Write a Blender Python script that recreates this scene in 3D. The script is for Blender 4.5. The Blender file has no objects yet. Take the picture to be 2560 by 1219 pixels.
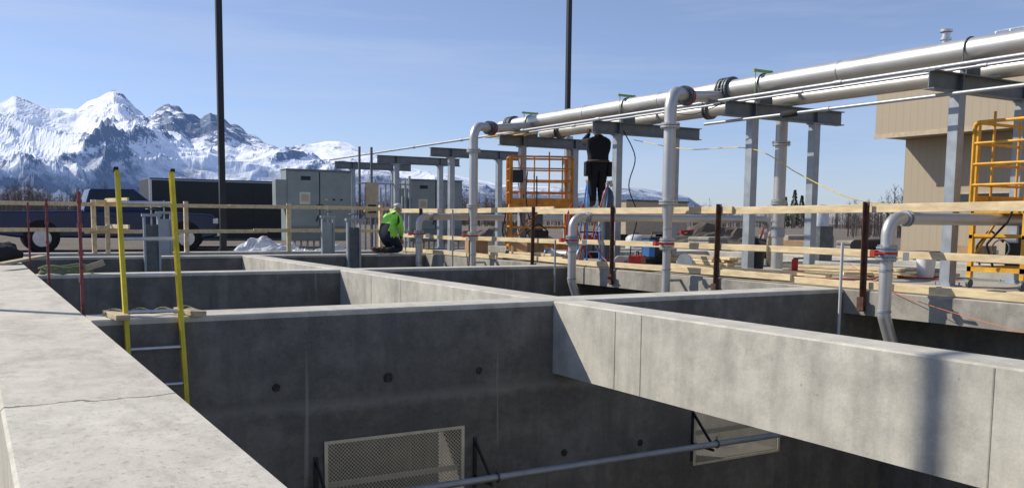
import bpy, bmesh, math, random
from mathutils import Vector, Matrix, noise
random.seed(7)
scene = bpy.context.scene
C = scene.collection
R = math.radians
V = Vector
# ------------------------------------------------------------ camera geometry
PSI, TH, ROLL, FO, PX, PY, H = R(30.65), R(5.59), .0105, 2300., 1280., 777., .85
sP, cP, sT, cT = math.sin(PSI), math.cos(PSI), math.sin(TH), math.cos(TH)
def ray(px, py):
    u = px-PX; v = PY-py
    a = u-ROLL*v; b = v+ROLL*u
    g = FO*cT+b*sT; z = b*cT-FO*sT
    return V((g*sP+a*cP, g*cP-a*sP, z))
def on(px, py, X=None, Y=None, Z=None):
    d = ray(px, py)
    t = X/d.x if X is not None else (Y/d.y if Y is not None else (Z-H)/d.z)
    return V((d.x*t, d.y*t, H+d.z*t))
# ------------------------------------------------------------ mesh builder
class MB:
    def __init__(s): s.v = []; s.f = []; s.m = []; s.s = []
    def add(s, vs, fs, mi=0, sm=False):
        o = len(s.v); s.v += [tuple(p) for p in vs]
        for f in fs: s.f.append([o+i for i in f]); s.m.append(mi); s.s.append(sm)
        return s
    def box(s, x0, x1, y0, y1, z0, z1, mi=0):
        vs = [(x, y, z) for z in (z0, z1) for y in (y0, y1) for x in (x0, x1)]
        return s.add(vs, [(0,2,3,1),(4,5,7,6),(0,1,5,4),(2,6,7,3),(0,4,6,2),(1,3,7,5)], mi)
    def obox(s, c, sx, sy, sz, M=None, mi=0):
        vs = []
        for z in (-.5, .5):
            for y in (-.5, .5):
                for x in (-.5, .5):
                    p = V((x*sx, y*sy, z*sz))
                    if M is not None: p = M @ p
                    vs.append(V(c)+p)
        return s.add(vs, [(0,2,3,1),(4,5,7,6),(0,1,5,4),(2,6,7,3),(0,4,6,2),(1,3,7,5)], mi)
    def bar(s, p0, p1, w, h, mi=0, up=(0,0,1)):
        p0, p1 = V(p0), V(p1); d = (p1-p0); L = d.length; d.normalize()
        u = V(up)
        if abs(d.dot(u)) > .98: u = V((0,1,0))
        x = d.cross(u).normalized(); z = x.cross(d)
        M = Matrix((x, d, z)).transposed()
        return s.obox((p0+p1)/2, w, L, h, M, mi)
    def path(s, pts, r, n=12, mi=0, cap=True, closed=False, sm=True):
        pts = [V(p) for p in pts]; N = len(pts)
        rs = r if isinstance(r, (list, tuple)) else [r]*N
        t0 = (pts[1]-pts[0]).normalized()
        u = V((0,0,1)) if abs(t0.z) < .9 else V((1,0,0))
        a = t0.cross(u).normalized(); prev = t0; vs = []
        for i, p in enumerate(pts):
            if closed: t = (pts[(i+1) % N]-pts[i-1]).normalized()
            elif i == 0: t = t0
            elif i == N-1: t = (pts[-1]-pts[-2]).normalized()
            else:
                t = ((pts[i+1]-p).normalized()+(p-pts[i-1]).normalized())
                t = t.normalized() if t.length > 1e-6 else prev
            q = prev.rotation_difference(t); a = q @ a; a = (a-t*a.dot(t)).normalized(); b = t.cross(a); prev = t
            for k in range(n):
                w = 2*math.pi*k/n
                vs.append(p+(a*math.cos(w)+b*math.sin(w))*rs[i])
        fs = []
        for i in range(N if closed else N-1):
            j = (i+1) % N
            for k in range(n):
                fs.append((i*n+k, i*n+(k+1) % n, j*n+(k+1) % n, j*n+k))
        s.add(vs, fs, mi, sm)
        if cap and not closed:
            s.add(vs[:n], [tuple(range(n))[::-1]], mi); s.add(vs[-n:], [tuple(range(n))], mi)
        return s
    def tube(s, p0, p1, r0, r1=None, n=12, mi=0, sm=True):
        return s.path([p0, p1], [r0, r0 if r1 is None else r1], n, mi, True, False, sm)
    def prism(s, poly, ax, a0, a1, mi=0):
        n = len(poly)
        def P(u, v, w): return {'x': (w, u, v), 'y': (u, w, v), 'z': (u, v, w)}[ax]
        vs = [P(u, v, a0) for u, v in poly]+[P(u, v, a1) for u, v in poly]
        fs = [tuple(range(n)), tuple(range(2*n-1, n-1, -1))]+[(i, n+i, n+(i+1) % n, (i+1) % n) for i in range(n)]
        return s.add(vs, fs, mi)
    def ball(s, c, rx, ry, rz, n=14, mi=0):
        c = V(c); vs = []; m = n//2
        for i in range(m+1):
            t = math.pi*i/m
            for k in range(n):
                w = 2*math.pi*k/n
                vs.append(c+V((rx*math.sin(t)*math.cos(w), ry*math.sin(t)*math.sin(w), rz*math.cos(t))))
        fs = [(i*n+k, (i+1)*n+k, (i+1)*n+(k+1) % n, i*n+(k+1) % n) for i in range(m) for k in range(n)]
        return s.add(vs, fs, mi, True)
    def build(s, name, mats, parent=None, bev=0, loc=None):
        me = bpy.data.meshes.new(name); me.from_pydata(s.v, [], s.f)
        if not isinstance(mats, (list, tuple)): mats = [mats]
        for m in mats: me.materials.append(m)
        me.polygons.foreach_set('material_index', s.m); me.polygons.foreach_set('use_smooth', s.s)
        bm = bmesh.new(); bm.from_mesh(me)
        bmesh.ops.recalc_face_normals(bm, faces=bm.faces[:]); bm.to_mesh(me); bm.free()
        o = bpy.data.objects.new(name, me); C.objects.link(o)
        if parent: o.parent = parent
        if loc is not None: o.location = loc
        if bev:
            b = o.modifiers.new('Bevel', 'BEVEL'); b.width = bev; b.segments = 2; b.limit_method = 'ANGLE'; b.angle_limit = R(40)
        return o
def tag(o, label, cat=None, group=None, kind=None):
    if label: o['label'] = label
    if cat: o['category'] = cat
    if group: o['group'] = group
    if kind: o['kind'] = kind
    return o
def thing(name, label, cat, loc=(0,0,0), rz=0, group=None):
    o = bpy.data.objects.new(name, None); C.objects.link(o); o.location = loc; o.rotation_euler = (0,0,rz)
    return tag(o, label, cat, group)
def kids(o): return [c for c in C.objects if c.parent == o]
def dup(o, parent=None, loc=None, rz=None, label=None):
    ch = kids(o)
    c = o.copy(); C.objects.link(c); c.parent = parent
    if loc is not None: c.location = loc
    if rz is not None: c.rotation_euler = (0,0,rz)
    if label: c['label'] = label
    for k in ch: dup(k, c)
    return c
def fillet(pts, r, n=7):
    pts = [V(p) for p in pts]; out = [pts[0]]
    for i in range(1, len(pts)-1):
        a = (pts[i-1]-pts[i]).normalized(); b = (pts[i+1]-pts[i]).normalized()
        ang = a.angle(b); t = r/math.tan(ang/2)
        c = pts[i]+(a+b).normalized()*(r/math.sin(ang/2))
        p, q = pts[i]+a*t-c, pts[i]+b*t-c
        tot = p.angle(q)
        for k in range(n+1):
            w = k/n
            out.append(c+(p*math.sin((1-w)*tot)+q*math.sin(w*tot))/math.sin(tot))
    out.append(pts[-1]); return out
# ------------------------------------------------------------ materials
def nodes(name):
    m = bpy.data.materials.new(name); m.use_nodes = True
    nt = m.node_tree; return m, nt, nt.nodes['Principled BSDF']
def N(nt, t, **k):
    n = nt.nodes.new(t)
    for a, b in k.items(): setattr(n, a, b)
    return n
def mixc(nt, fac, a, b, mode='MIX'):
    n = N(nt, 'ShaderNodeMix', data_type='RGBA', blend_type=mode)
    for sock, val in ((n.inputs[0], fac), (n.inputs[6], a), (n.inputs[7], b)):
        if hasattr(val, 'links'): nt.links.new(val, sock)
        elif isinstance(val, (int, float)): sock.default_value = val
        else: sock.default_value = (*val[:3], 1)
    return n.outputs[2]
def ramp(nt, src, a, b, lo=0., hi=1.):
    n = N(nt, 'ShaderNodeMapRange'); nt.links.new(src, n.inputs[0])
    n.inputs[1].default_value = a; n.inputs[2].default_value = b; n.inputs[3].default_value = lo; n.inputs[4].default_value = hi
    return n.outputs[0]
def ntex(nt, scale, detail=4, sc=None, vec=None, rough=.6):
    if vec is None: vec = N(nt, 'ShaderNodeTexCoord').outputs['Object']
    if sc:
        mp = N(nt, 'ShaderNodeMapping'); mp.inputs['Scale'].default_value = sc; nt.links.new(vec, mp.inputs[0]); vec = mp.outputs[0]
    n = N(nt, 'ShaderNodeTexNoise'); n.inputs['Scale'].default_value = scale; n.inputs['Detail'].default_value = detail
    n.inputs['Roughness'].default_value = rough
    nt.links.new(vec, n.inputs['Vector']); return n.outputs[0]
def math_(nt, op, a, b=None):
    n = N(nt, 'ShaderNodeMath', operation=op)
    for i, val in enumerate((a, b)):
        if val is None: continue
        if hasattr(val, 'links'): nt.links.new(val, n.inputs[i])
        else: n.inputs[i].default_value = val
    return n.outputs[0]
def bump(nt, b, src, st=.3, dist=.01):
    n = N(nt, 'ShaderNodeBump'); n.inputs['Strength'].default_value = st; n.inputs['Distance'].default_value = dist
    nt.links.new(src, n.inputs['Height']); nt.links.new(n.outputs[0], b.inputs['Normal'])
def mat(name, c, rough=.6, metal=0., amt=.2, scale=4., bmp=.0, sc=None, c2=None):
    m, nt, b = nodes(name)
    n = ntex(nt, scale, 5, sc)
    f = ramp(nt, n, .35, .65)
    a = [max(0, x*(1-amt)) for x in c]; d = c2 or [min(1, x*(1+amt)) for x in c]
    nt.links.new(mixc(nt, f, a, d), b.inputs['Base Color'])
    b.inputs['Metallic'].default_value = metal
    nt.links.new(ramp(nt, n, .3, .7, max(.05, rough-.05), min(1, rough+.05)), b.inputs['Roughness'])
    if bmp: bump(nt, b, n, bmp, .01)
    return m
def concrete(name, light=(.63,.595,.505), dark=(.43,.41,.35), stain=.3, seam=False, fin=.15, bst=.3, lime=.3):
    m, nt, b = nodes(name)
    tc = N(nt, 'ShaderNodeTexCoord').outputs['Object']
    geo = N(nt, 'ShaderNodeNewGeometry')
    sep = N(nt, 'ShaderNodeSeparateXYZ'); nt.links.new(geo.outputs['Normal'], sep.inputs[0])
    pos = N(nt, 'ShaderNodeSeparateXYZ'); nt.links.new(tc, pos.inputs[0])
    vert = ramp(nt, math_(nt, 'ABSOLUTE', sep.outputs[2]), .3, .7, 1, 0)
    big = ntex(nt, .7, 8, vec=tc, rough=.7); mid = ntex(nt, 4, 7, vec=tc, rough=.75); fine = ntex(nt, 45, 4, vec=tc)
    f = ramp(nt, math_(nt, 'ADD', math_(nt, 'MULTIPLY', big, .6), math_(nt, 'MULTIPLY', mid, .4)), .41, .58)
    col = mixc(nt, f, dark, light)
    st = ntex(nt, 1.6, 5, (2.2, 2.2, .28), tc, .65)
    sf = math_(nt, 'MULTIPLY', ramp(nt, st, .46, .68, 0, stain), vert)
    col = mixc(nt, sf, col, (.10, .097, .088))
    bl = ntex(nt, 1.1, 7, (1, 1, 1.3), tc, .75)
    col = mixc(nt, math_(nt, 'MULTIPLY', ramp(nt, bl, .5, .66, 0, stain*.9), vert), col, (.10, .096, .087))
    dr = ntex(nt, 3.2, 3, (2.5, 2.5, .12), tc)
    col = mixc(nt, math_(nt, 'MULTIPLY', ramp(nt, dr, .66, .74, 0, lime), vert), col, (.45, .44, .40))
    wob = math_(nt, 'MULTIPLY', math_(nt, 'SUBTRACT', mid, .5), .2)
    pl = math_(nt, 'ABSOLUTE', math_(nt, 'ADD', math_(nt, 'ADD', pos.outputs[2], .90), wob))
    col = mixc(nt, math_(nt, 'MULTIPLY', ramp(nt, pl, .0, .08, lime*.8, 0), vert), col, (.36, .355, .32))
    vo = N(nt, 'ShaderNodeTexVoronoi'); vo.inputs['Scale'].default_value = 7; nt.links.new(tc, vo.inputs['Vector'])
    pit = math_(nt, 'MULTIPLY', ramp(nt, vo.outputs[0], .045, .09, 1, 0), ramp(nt, mid, .50, .56))
    col = mixc(nt, math_(nt, 'MULTIPLY', pit, .5), col, (.12, .11, .095))
    col = mixc(nt, ramp(nt, fine, .35, .7, .0, fin), col, (.27, .25, .21))
    sc_ = ntex(nt, 2.0, 9, (1.6, .7, 1), tc, .85)
    top = math_(nt, 'SUBTRACT', 1.0, vert)
    col = mixc(nt, math_(nt, 'MULTIPLY', ramp(nt, sc_, .50, .60, 0, .45), top), col, (.30, .27, .215))
    hgt = math_(nt, 'ADD', math_(nt, 'MULTIPLY', mid, .7), math_(nt, 'MULTIPLY', fine, .4))
    if seam:
        w2 = math_(nt, 'MULTIPLY', math_(nt, 'SUBTRACT', ntex(nt, 6, 8, vec=tc), .5), .22)
        sl = math_(nt, 'ABSOLUTE', math_(nt, 'ADD', math_(nt, 'SUBTRACT', pos.outputs[1], 4.62), w2))
        k = ramp(nt, sl, .007, .018, 1, 0)
        col = mixc(nt, math_(nt, 'MULTIPLY', k, .9), col, (.05, .045, .04))
        col = mixc(nt, ramp(nt, pos.outputs[1], 4.6, 4.64, .2, 0), col, (.68, .65, .57))
        tx = ntex(nt, 26, 8, (1, .8, 1), tc, .8)
        near = ramp(nt, pos.outputs[1], 4.6, 4.64, 1, .6)
        dk = math_(nt, 'MULTIPLY', ramp(nt, tx, .56, .66, 0, .45), near)
        col = mixc(nt, dk, col, (.22, .20, .165))
        dirt = ntex(nt, 1.3, 9, (1.8, .6, 1), tc, .78)
        col = mixc(nt, ramp(nt, dirt, .53, .66, 0, .45), col, (.27, .24, .19))
        hgt = math_(nt, 'SUBTRACT', math_(nt, 'SUBTRACT', math_(nt, 'MULTIPLY', hgt, .8), k), math_(nt, 'MULTIPLY', dk, .7))
    nt.links.new(col, b.inputs['Base Color']); b.inputs['Roughness'].default_value = .92
    bump(nt, b, hgt, bst, .014)
    return m
M = {}
M['con'] = concrete('concrete_wall')
M['conL'] = concrete('concrete_top', (.66,.62,.52), (.48,.445,.365), .3, True, .2, .45)
M['conD'] = concrete('concrete_shaded', (.21,.203,.18), (.095,.092,.082), .92, False, .2, .5, .4)  # pit concrete: shade put into a darker base colour, plus heavy stains
M['slab'] = concrete('concrete_slab', (.42,.39,.33), (.26,.24,.20), .5)
M['galv'] = mat('galvanised_steel', (.34,.375,.405), .5, .45, .12, 5, .0)
M['dgalv'] = mat('weathered_galvanised', (.12,.135,.14), .55, .45, .25, 6, .1)
M['beamg'] = mat('galvanised_crossbeam', (.17,.19,.20), .5, .4, .18, 4, .0)
M['stain'] = mat('stainless_pipe', (.52,.505,.475), .44, .6, .07, 1.6, .0)
M['cond'] = mat('bright_conduit', (.36,.38,.40), .5, .5, .08, 3)
M['rust'] = mat('rusty_steel', (.11,.052,.032), .85, .1, .4, 12, .3)
M['wood'] = mat('pine_board', (.64,.49,.275), .75, 0, .12, 3, .08, (5,1,5), (.80,.64,.38))
M['wood2'] = mat('weathered_board', (.46,.37,.24), .8, 0, .2, 7, .15, (1,5,5))
M['yel'] = mat('yellow_fibreglass', (.66,.53,.02), .5, 0, .18, 6)
M['alu'] = mat('aluminium', (.6,.6,.6), .4, .8, .1, 10)
M['red'] = mat('red_paint', (.42,.025,.02), .5, 0, .25, 8)
M['fred'] = mat('faded_red_paint', (.21,.06,.062), .8, 0, .4, 15, .1)
M['org'] = mat('orange_yellow_paint', (.62,.24,.02), .5, 0, .28, 5)
M['yel2'] = mat('safety_yellow_paint', (.70,.35,.02), .5, 0, .22, 5)
M['blk'] = mat('black_paint', (.012,.014,.018), .5, 0, .3, 4)
M['rub'] = mat('black_rubber', (.02,.02,.02), .9, 0, .3, 8)
M['blue'] = mat('dark_blue_car_paint', (.008,.024,.08), .25, .1, .15, 2)
M['glass'] = mat('dark_window_glass', (.02,.03,.035), .08, 0, .1, 2)
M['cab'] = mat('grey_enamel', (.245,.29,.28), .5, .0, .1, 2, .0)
M['cabd'] = mat('dark_grey_enamel', (.17,.20,.20), .5, 0, .1, 2)  # plain darker grey enamel for hoods, lower panels and box lid
M['plate'] = mat('pale_plate', (.62,.6,.5), .5, 0, .1, 5)
M['tan'] = mat('tan_panel', (.50,.40,.27), .6, 0, .12, 6)
M['white'] = mat('white_paint', (.75,.75,.73), .5, 0, .08, 5)
M['pvc'] = mat('grey_white_plastic', (.5,.51,.5), .5, 0, .1, 5)
M['tarp'] = mat('clear_plastic_sheet', (.60,.63,.66), .3, 0, .12, 7, .2)
M['card'] = mat('brown_cardboard', (.38,.24,.13), .8, 0, .15, 6)
M['navy'] = mat('navy_cloth', (.016,.022,.042), .9, 0, .3, 14, .2)
M['dcloth'] = mat('black_cloth', (.008,.008,.011), .9, 0, .3, 14, .2)
M['hiviz'] = mat('fluorescent_green_cloth', (.36,.86,.09), .8, 0, .15, 12, .2)
M['skin'] = mat('skin', (.50,.29,.2), .6, 0, .08, 12)
M['hat'] = mat('white_plastic', (.5,.5,.48), .4, 0, .05, 5)
M['boot'] = mat('brown_leather', (.07,.045,.03), .8, 0, .3, 12)
M['lime'] = mat('lime_green_strut', (.25,.42,.08), .5, .1, .2, 8)
M['rope'] = mat('dull_green_rope', (.20,.22,.12), .9, 0, .4, 60, .3)
M['yrope'] = mat('yellow_cord', (.75,.55,.12), .7, 0, .2, 20)
M['ored'] = mat('orange_cord', (.6,.16,.07), .6, 0, .1, 20)
M['bluep'] = mat('blue_fibreglass', (.05,.2,.5), .5, 0, .1, 6)
M['gas'] = mat('dark_grey_cylinder_paint', (.06,.075,.085), .4, .2, .2, 5)
def perforated():
    m, nt, b = nodes('perforated_steel'); tc = N(nt, 'ShaderNodeTexCoord').outputs['Object']
    mp = N(nt, 'ShaderNodeMapping'); mp.inputs['Rotation'].default_value = (R(90), 0, 0); nt.links.new(tc, mp.inputs[0])
    mp2 = N(nt, 'ShaderNodeMapping'); mp2.inputs['Rotation'].default_value = (0, 0, R(45)); nt.links.new(mp.outputs[0], mp2.inputs[0])
    vo = N(nt, 'ShaderNodeTexVoronoi', voronoi_dimensions='2D'); vo.inputs['Scale'].default_value = 38; vo.inputs['Randomness'].default_value = 0
    nt.links.new(mp2.outputs[0], vo.inputs['Vector'])
    hole = ramp(nt, vo.outputs['Distance'], .38, .42, 0, 1)
    n = ntex(nt, 6, 4, vec=tc); nt.links.new(mixc(nt, n, (.38,.35,.25), (.60,.55,.41)), b.inputs['Base Color'])
    b.inputs['Metallic'].default_value = .1; b.inputs['Roughness'].default_value = .45
    nt.links.new(hole, b.inputs['Alpha']); return m
M['perf'] = perforated()
M['perff'] = mat('steel_frame_pale', (.62,.57,.43), .45, .1, .12, 6)
def siding():
    m, nt, b = nodes('tan_ribbed_siding'); tc = N(nt, 'ShaderNodeTexCoord').outputs['Object']
    s = N(nt, 'ShaderNodeSeparateXYZ'); nt.links.new(tc, s.inputs[0])
    w = math_(nt, 'FRACT', math_(nt, 'MULTIPLY', math_(nt, 'ADD', s.outputs[0], s.outputs[1]), 3.3))
    k = ramp(nt, w, .0, .10); n = ntex(nt, .6, 5, vec=tc)
    c = mixc(nt, n, (.38,.31,.21), (.43,.355,.245)); nt.links.new(mixc(nt, k, (.34,.275,.185), c), b.inputs['Base Color'])
    b.inputs['Roughness'].default_value = .6; bump(nt, b, k, .2, .015); return m
M['side'] = siding()
def gravel():
    m, nt, b = nodes('gravel_ground'); tc = N(nt, 'ShaderNodeTexCoord').outputs['Object']
    a = ntex(nt, .25, 8, vec=tc, rough=.7); f = ntex(nt, 14, 6, vec=tc, rough=.8); far = ntex(nt, .02, 5, vec=tc)
    c = mixc(nt, ramp(nt, a, .4, .62), (.14,.11,.08), (.23,.19,.15)); c = mixc(nt, ramp(nt, f, .35, .65), mixc(nt, .5, c, (.08,.07,.06)), c)
    c = mixc(nt, ramp(nt, far, .45, .6, 0, .4), c, (.13,.10,.07))
    nt.links.new(c, b.inputs['Base Color']); b.inputs['Roughness'].default_value = .95; bump(nt, b, f, .8, .05); return m
M['ground'] = gravel()
def mountain():
    m, nt, b = nodes('snowy_mountain'); tc = N(nt, 'ShaderNodeTexCoord').outputs['Object']
    geo = N(nt, 'ShaderNodeNewGeometry'); sn = N(nt, 'ShaderNodeSeparateXYZ'); nt.links.new(geo.outputs['Normal'], sn.inputs[0])
    sp = N(nt, 'ShaderNodeSeparateXYZ'); nt.links.new(tc, sp.inputs[0])
    at = N(nt, 'ShaderNodeAttribute'); at.attribute_name = 'rockiness'
    a = ntex(nt, .012, 10, (1,1,1), tc, .78); c_ = ntex(nt, .0028, 6, vec=tc, rough=.65); g = ntex(nt, .05, 7, (1,1,.8), tc, .8)
    q = math_(nt, 'ADD', math_(nt, 'MULTIPLY', a, .72), math_(nt, 'MULTIPLY', g, .34))
    q = math_(nt, 'ADD', q, math_(nt, 'MULTIPLY', math_(nt, 'SUBTRACT', sn.outputs[2], .80), -.26))
    q = math_(nt, 'ADD', q, math_(nt, 'MULTIPLY', math_(nt, 'SUBTRACT', c_, .5), .45))
    q = math_(nt, 'ADD', q, math_(nt, 'MULTIPLY', math_(nt, 'SUBTRACT', at.outputs['Fac'], .5), .42))
    rock = ramp(nt, q, .605, .645)
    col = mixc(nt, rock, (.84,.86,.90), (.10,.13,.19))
    zz = math_(nt, 'ADD', sp.outputs[2], math_(nt, 'MULTIPLY', math_(nt, 'SUBTRACT', c_, .5), -420))
    zz = math_(nt, 'ADD', zz, math_(nt, 'MULTIPLY', math_(nt, 'SUBTRACT', a, .5), -330))
    forest = ramp(nt, zz, 120, 240, 1, 0)
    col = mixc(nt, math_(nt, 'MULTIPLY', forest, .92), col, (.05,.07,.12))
    nt.links.new(col, b.inputs['Base Color']); b.inputs['Roughness'].default_value = .9
    b.inputs['Emission Color'].default_value = (.24,.42,.85,1); b.inputs['Emission Strength'].default_value = .15  # distance haze put into the material: blue glow over bluish rock and forest
    bump(nt, b, a, .4, 12); return m
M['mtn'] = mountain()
M['bark'] = mat('bare_birch_twigs', (.19,.145,.125), .9, 0, .25, .05)
M['spr'] = mat('spruce_needles', (.025,.045,.025), .9, 0, .4, 1)
M['tdark'] = mat('tie_hole_stain', (.04,.038,.034), .95, 0, .6, 30, .3)
# ------------------------------------------------------------ ground with the tank pit left open
def gz(x, y):
    if x < 10:
        k = min(1, max(0, (y-10)/10)); k = k*k*(3-2*k)
        return -.85+.70*k
    return -.15
xs = [-9000,-3000,-1000,-300,-100,-40,-15,-8,-4,-2,-1,.1,3,6,10,14,20,21,25,35,50,80,150,400,1200,4000,9000]
ys = [-3000,-300,-60,-20,-8,-3,0,3,6,8,10,11,12,13,14,15,16,17,18,19,20,22,24,25,27,30,35,45,60,100,200,500,1500,4000,9000]
g = MB(); idx = {}
for i, x in enumerate(xs):
    for j, y in enumerate(ys):
        w = .04*noise.noise(V((x*.3, y*.3, 0))) if abs(x) < 60 and -30 < y < 100 and not (0 < x < 20.5 and -4 < y < 24.5) else 0
        idx[i, j] = len(g.v); g.v.append((x, y, gz(x, y)+w))
for i in range(len(xs)-1):
    for j in range(len(ys)-1):
        if xs[i] >= .1 and xs[i+1] <= 20 and ys[j] >= -3 and ys[j+1] <= 24: continue
        g.f.append([idx[i,j], idx[i+1,j], idx[i+1,j+1], idx[i,j+1]]); g.m.append(0); g.s.append(False)
tag(g.build('ground', M['ground']), 'brown gravel ground around the concrete tanks', 'ground', kind='structure')
tag(MB().box(.1, 20, -3, 24, -4.9, -4.5).build('tank_floor', M['conD']), 'dark floor at the bottom of the concrete tanks', 'floor', kind='structure')
# ------------------------------------------------------------ concrete
ZB = -4.5; ch = .014
def longY(x0, x1, y0, y1, zb, mb=None, zt=0):
    mb = mb or MB()
    return mb.prism([(x0,zb),(x1,zb),(x1,zt-ch),(x1-ch,zt),(x0+ch,zt),(x0,zt-ch)], 'y', y0, y1)
def longX(y0, y1, x0, x1, zb, mb=None, zt=0):
    mb = mb or MB()
    return mb.prism([(y0,zb),(y1,zb),(y1,zt-ch),(y1-ch,zt),(y0+ch,zt),(y0,zt-ch)], 'x', x0, x1)
tag(longY(.1, .86, -3, 24, ZB).build('concrete_wall', M['conL'], bev=0), 'wide pale concrete wall top running away from the lower left corner', 'wall')
XB0, XB1 = 5.40, 5.80
SC = [(2.87, 4.28), (7.47, 8.85)]; SZ0, SZ1 = -2.02, -1.28
cw = MB()
cw.box(.86, 10, 8.24, 8.74, -1.28, -.05); cw.box(.86, 10, 8.24, 8.74, ZB, SZ0)
for a, b_ in ((.86, 2.87), (4.28, 7.47), (8.85, 10)): cw.box(a, b_, 8.24, 8.74, SZ0, SZ1)
cw.box(10, 10.9, 8.24, 8.74, ZB, -.33)
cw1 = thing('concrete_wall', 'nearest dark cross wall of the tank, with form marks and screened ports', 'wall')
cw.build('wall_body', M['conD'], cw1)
longX(8.24, 8.74, .86, 10, -.05).build('wall_top', M['con'], cw1)
for k, (px, py, r) in enumerate(((690,968,.04),(970,943,.05),(1197,925,.038),(1600,1105,.04),(1410,1130,.042))):
    p = on(px, py, Y=8.24); t = MB()
    pts = []
    for q in range(24):
        w = 2*math.pi*q/24; rr = r*(1+.18*noise.noise(V((math.cos(w)*2, math.sin(w)*2, k)))); pts.append((p.x+rr*math.cos(w), 8.236, p.z+rr*math.sin(w)))
    t.add(pts+[(p.x, 8.234, p.z)], [(i, (i+1) % 24, 24) for i in range(24)]); t.build('tie_hole', M['tdark'], cw1)
def crosswall(y0, y1, label, m='con', xa=.86):
    t = thing('concrete_wall', label, 'wall')
    w = MB().box(xa, 10, y0, y1, ZB, -.05); w.box(10, 10.9, y0, y1, ZB, -.33); w.build('wall_body', M[m], t)
    longX(y0, y1, xa, 10, -.05).build('wall_top', M['con'], t)
crosswall(.6, 1.1, 'cross wall closing the near end of the first tank, below the picture')
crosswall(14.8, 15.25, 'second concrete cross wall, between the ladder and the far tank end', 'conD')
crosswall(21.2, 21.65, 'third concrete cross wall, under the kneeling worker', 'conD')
tag(longX(23.5, 24, .86, 20, ZB).build('concrete_wall', M['con']), 'far end wall of the tanks carrying the wooden fence', 'wall')
for (a, b_, l) in ((-3, .6, 'short concrete beam at the very near end of the tank'), (1.1, 8.24, 'long sunlit concrete beam crossing the lower right of the picture'),
                   (8.74, 14.8, 'sunlit concrete beam between the first and second cross walls'), (15.25, 21.2, 'farthest concrete beam, between the second and third cross walls')):
    t = thing('concrete_beam', l, 'beam'); longY(XB0, XB1, a, b_, -.78).build('beam_body', M['con'], t)
    js = {1.1: [(1537,850),(1602,860),(2478,1050)], 8.74: [(1002,710),(928,700)]}.get(a, [])
    for px, py in js:
        p = on(px, py, X=XB0); MB().box(XB0-.003, XB0+.01, p.y-.005, p.y+.005, -.775, -.016).build('form_joint', M['slab'], t)
s = thing('pavement', None, None); s['kind'] = 'structure'
tag(s, 'concrete deck under the pipe rack, along the wooden fence', 'deck')
longY(10, 14.2, -3, 23.5, -.32).build('deck_slab', M['slab'], s)
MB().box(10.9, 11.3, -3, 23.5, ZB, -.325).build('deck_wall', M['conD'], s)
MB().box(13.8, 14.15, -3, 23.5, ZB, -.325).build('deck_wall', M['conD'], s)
for (y0, y1, l) in ((1.55,2.05,'nearest'),(8.24,8.74,'second'),(14.8,15.25,'third'),(21.2,21.65,'farthest')):
    tag(longX(y0, y1, 14.2, 19.5, ZB).build('concrete_wall', M['con']), l+' cross wall of the tank beyond the pipe rack', 'wall')
tag(longY(19.5, 20, -3, 23.5, ZB).build('concrete_wall', M['con']), 'outer long wall of the tank beyond the pipe rack', 'wall')
tag(MB().box(16.6, 17.0, 8.74, 14.8, -.5, 0).build('concrete_beam', M['con']), 'concrete beam dividing the far tank, behind the thick riser', 'beam')
tag(MB().box(16.6, 17.0, 2.05, 8.24, -.5, 0).build('concrete_beam', M['con']), 'concrete beam dividing the far tank, at the right edge', 'beam')
for (x, y, sx, sy, sz, l) in ((12.9,21.6,.9,1.6,.16,'low concrete plinth on the deck behind the orange lift'),(13.6,10.0,.5,1.1,.14,'low concrete plinth beside the second pipe rack frame'),(22,20,2.0,1.2,.5,'concrete block on the gravel beyond the tanks')):
    tag(MB().box(x-sx/2, x+sx/2, y-sy/2, y+sy/2, -.15 if x > 20 else .002, sz).build('concrete_plinth', M['slab'], bev=.015), l, 'plinth')
# screens
for k, (a, b_) in enumerate(SC):
    t = thing('perforated_screen', ['large perforated steel screen low on the near cross wall, left of the beam', 'perforated steel screen low on the cross wall, seen under the beam'][k], 'screen', ((a+b_)/2, 8.225, SZ0), group='perforated screens over the wall ports')
    w = (b_-a)/2+.04; hh = SZ1-SZ0
    MB().add([(-w,0,-.04),(w,0,-.04),(w,0,hh+.04),(-w,0,hh+.04)], [(0,1,2,3)]).build('screen_plate', M['perf'], t)
    fr = MB().box(-w,w,-.006,.006,hh+.01,hh+.04).box(-w,w,-.006,.006,-.04,-.01).box(-w,-w+.035,-.006,.006,-.01,hh+.01).box(w-.035,w,-.006,.006,-.01,hh+.01)
    for i in range(8):
        for z in (-.025, hh+.025): fr.tube((-w+.05+i*(2*w-.1)/7, -.014, z), (-w+.05+i*(2*w-.1)/7, .0, z), .009, n=6)
    fr.build('screen_frame', M['perff'], t)
    MB().box(-w+.04, w-.04, .05, .08, hh*.42, hh*.42+.05).build('cross_bar', M['perff'], t)
t = thing('air_pipe', 'long galvanised pipe held on brackets low along the near cross wall', 'pipe')
MB().tube((1.5,7.9,-1.73),(10.85,7.9,-1.73),.036,n=16).build('pipe', M['galv'], t)
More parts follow.
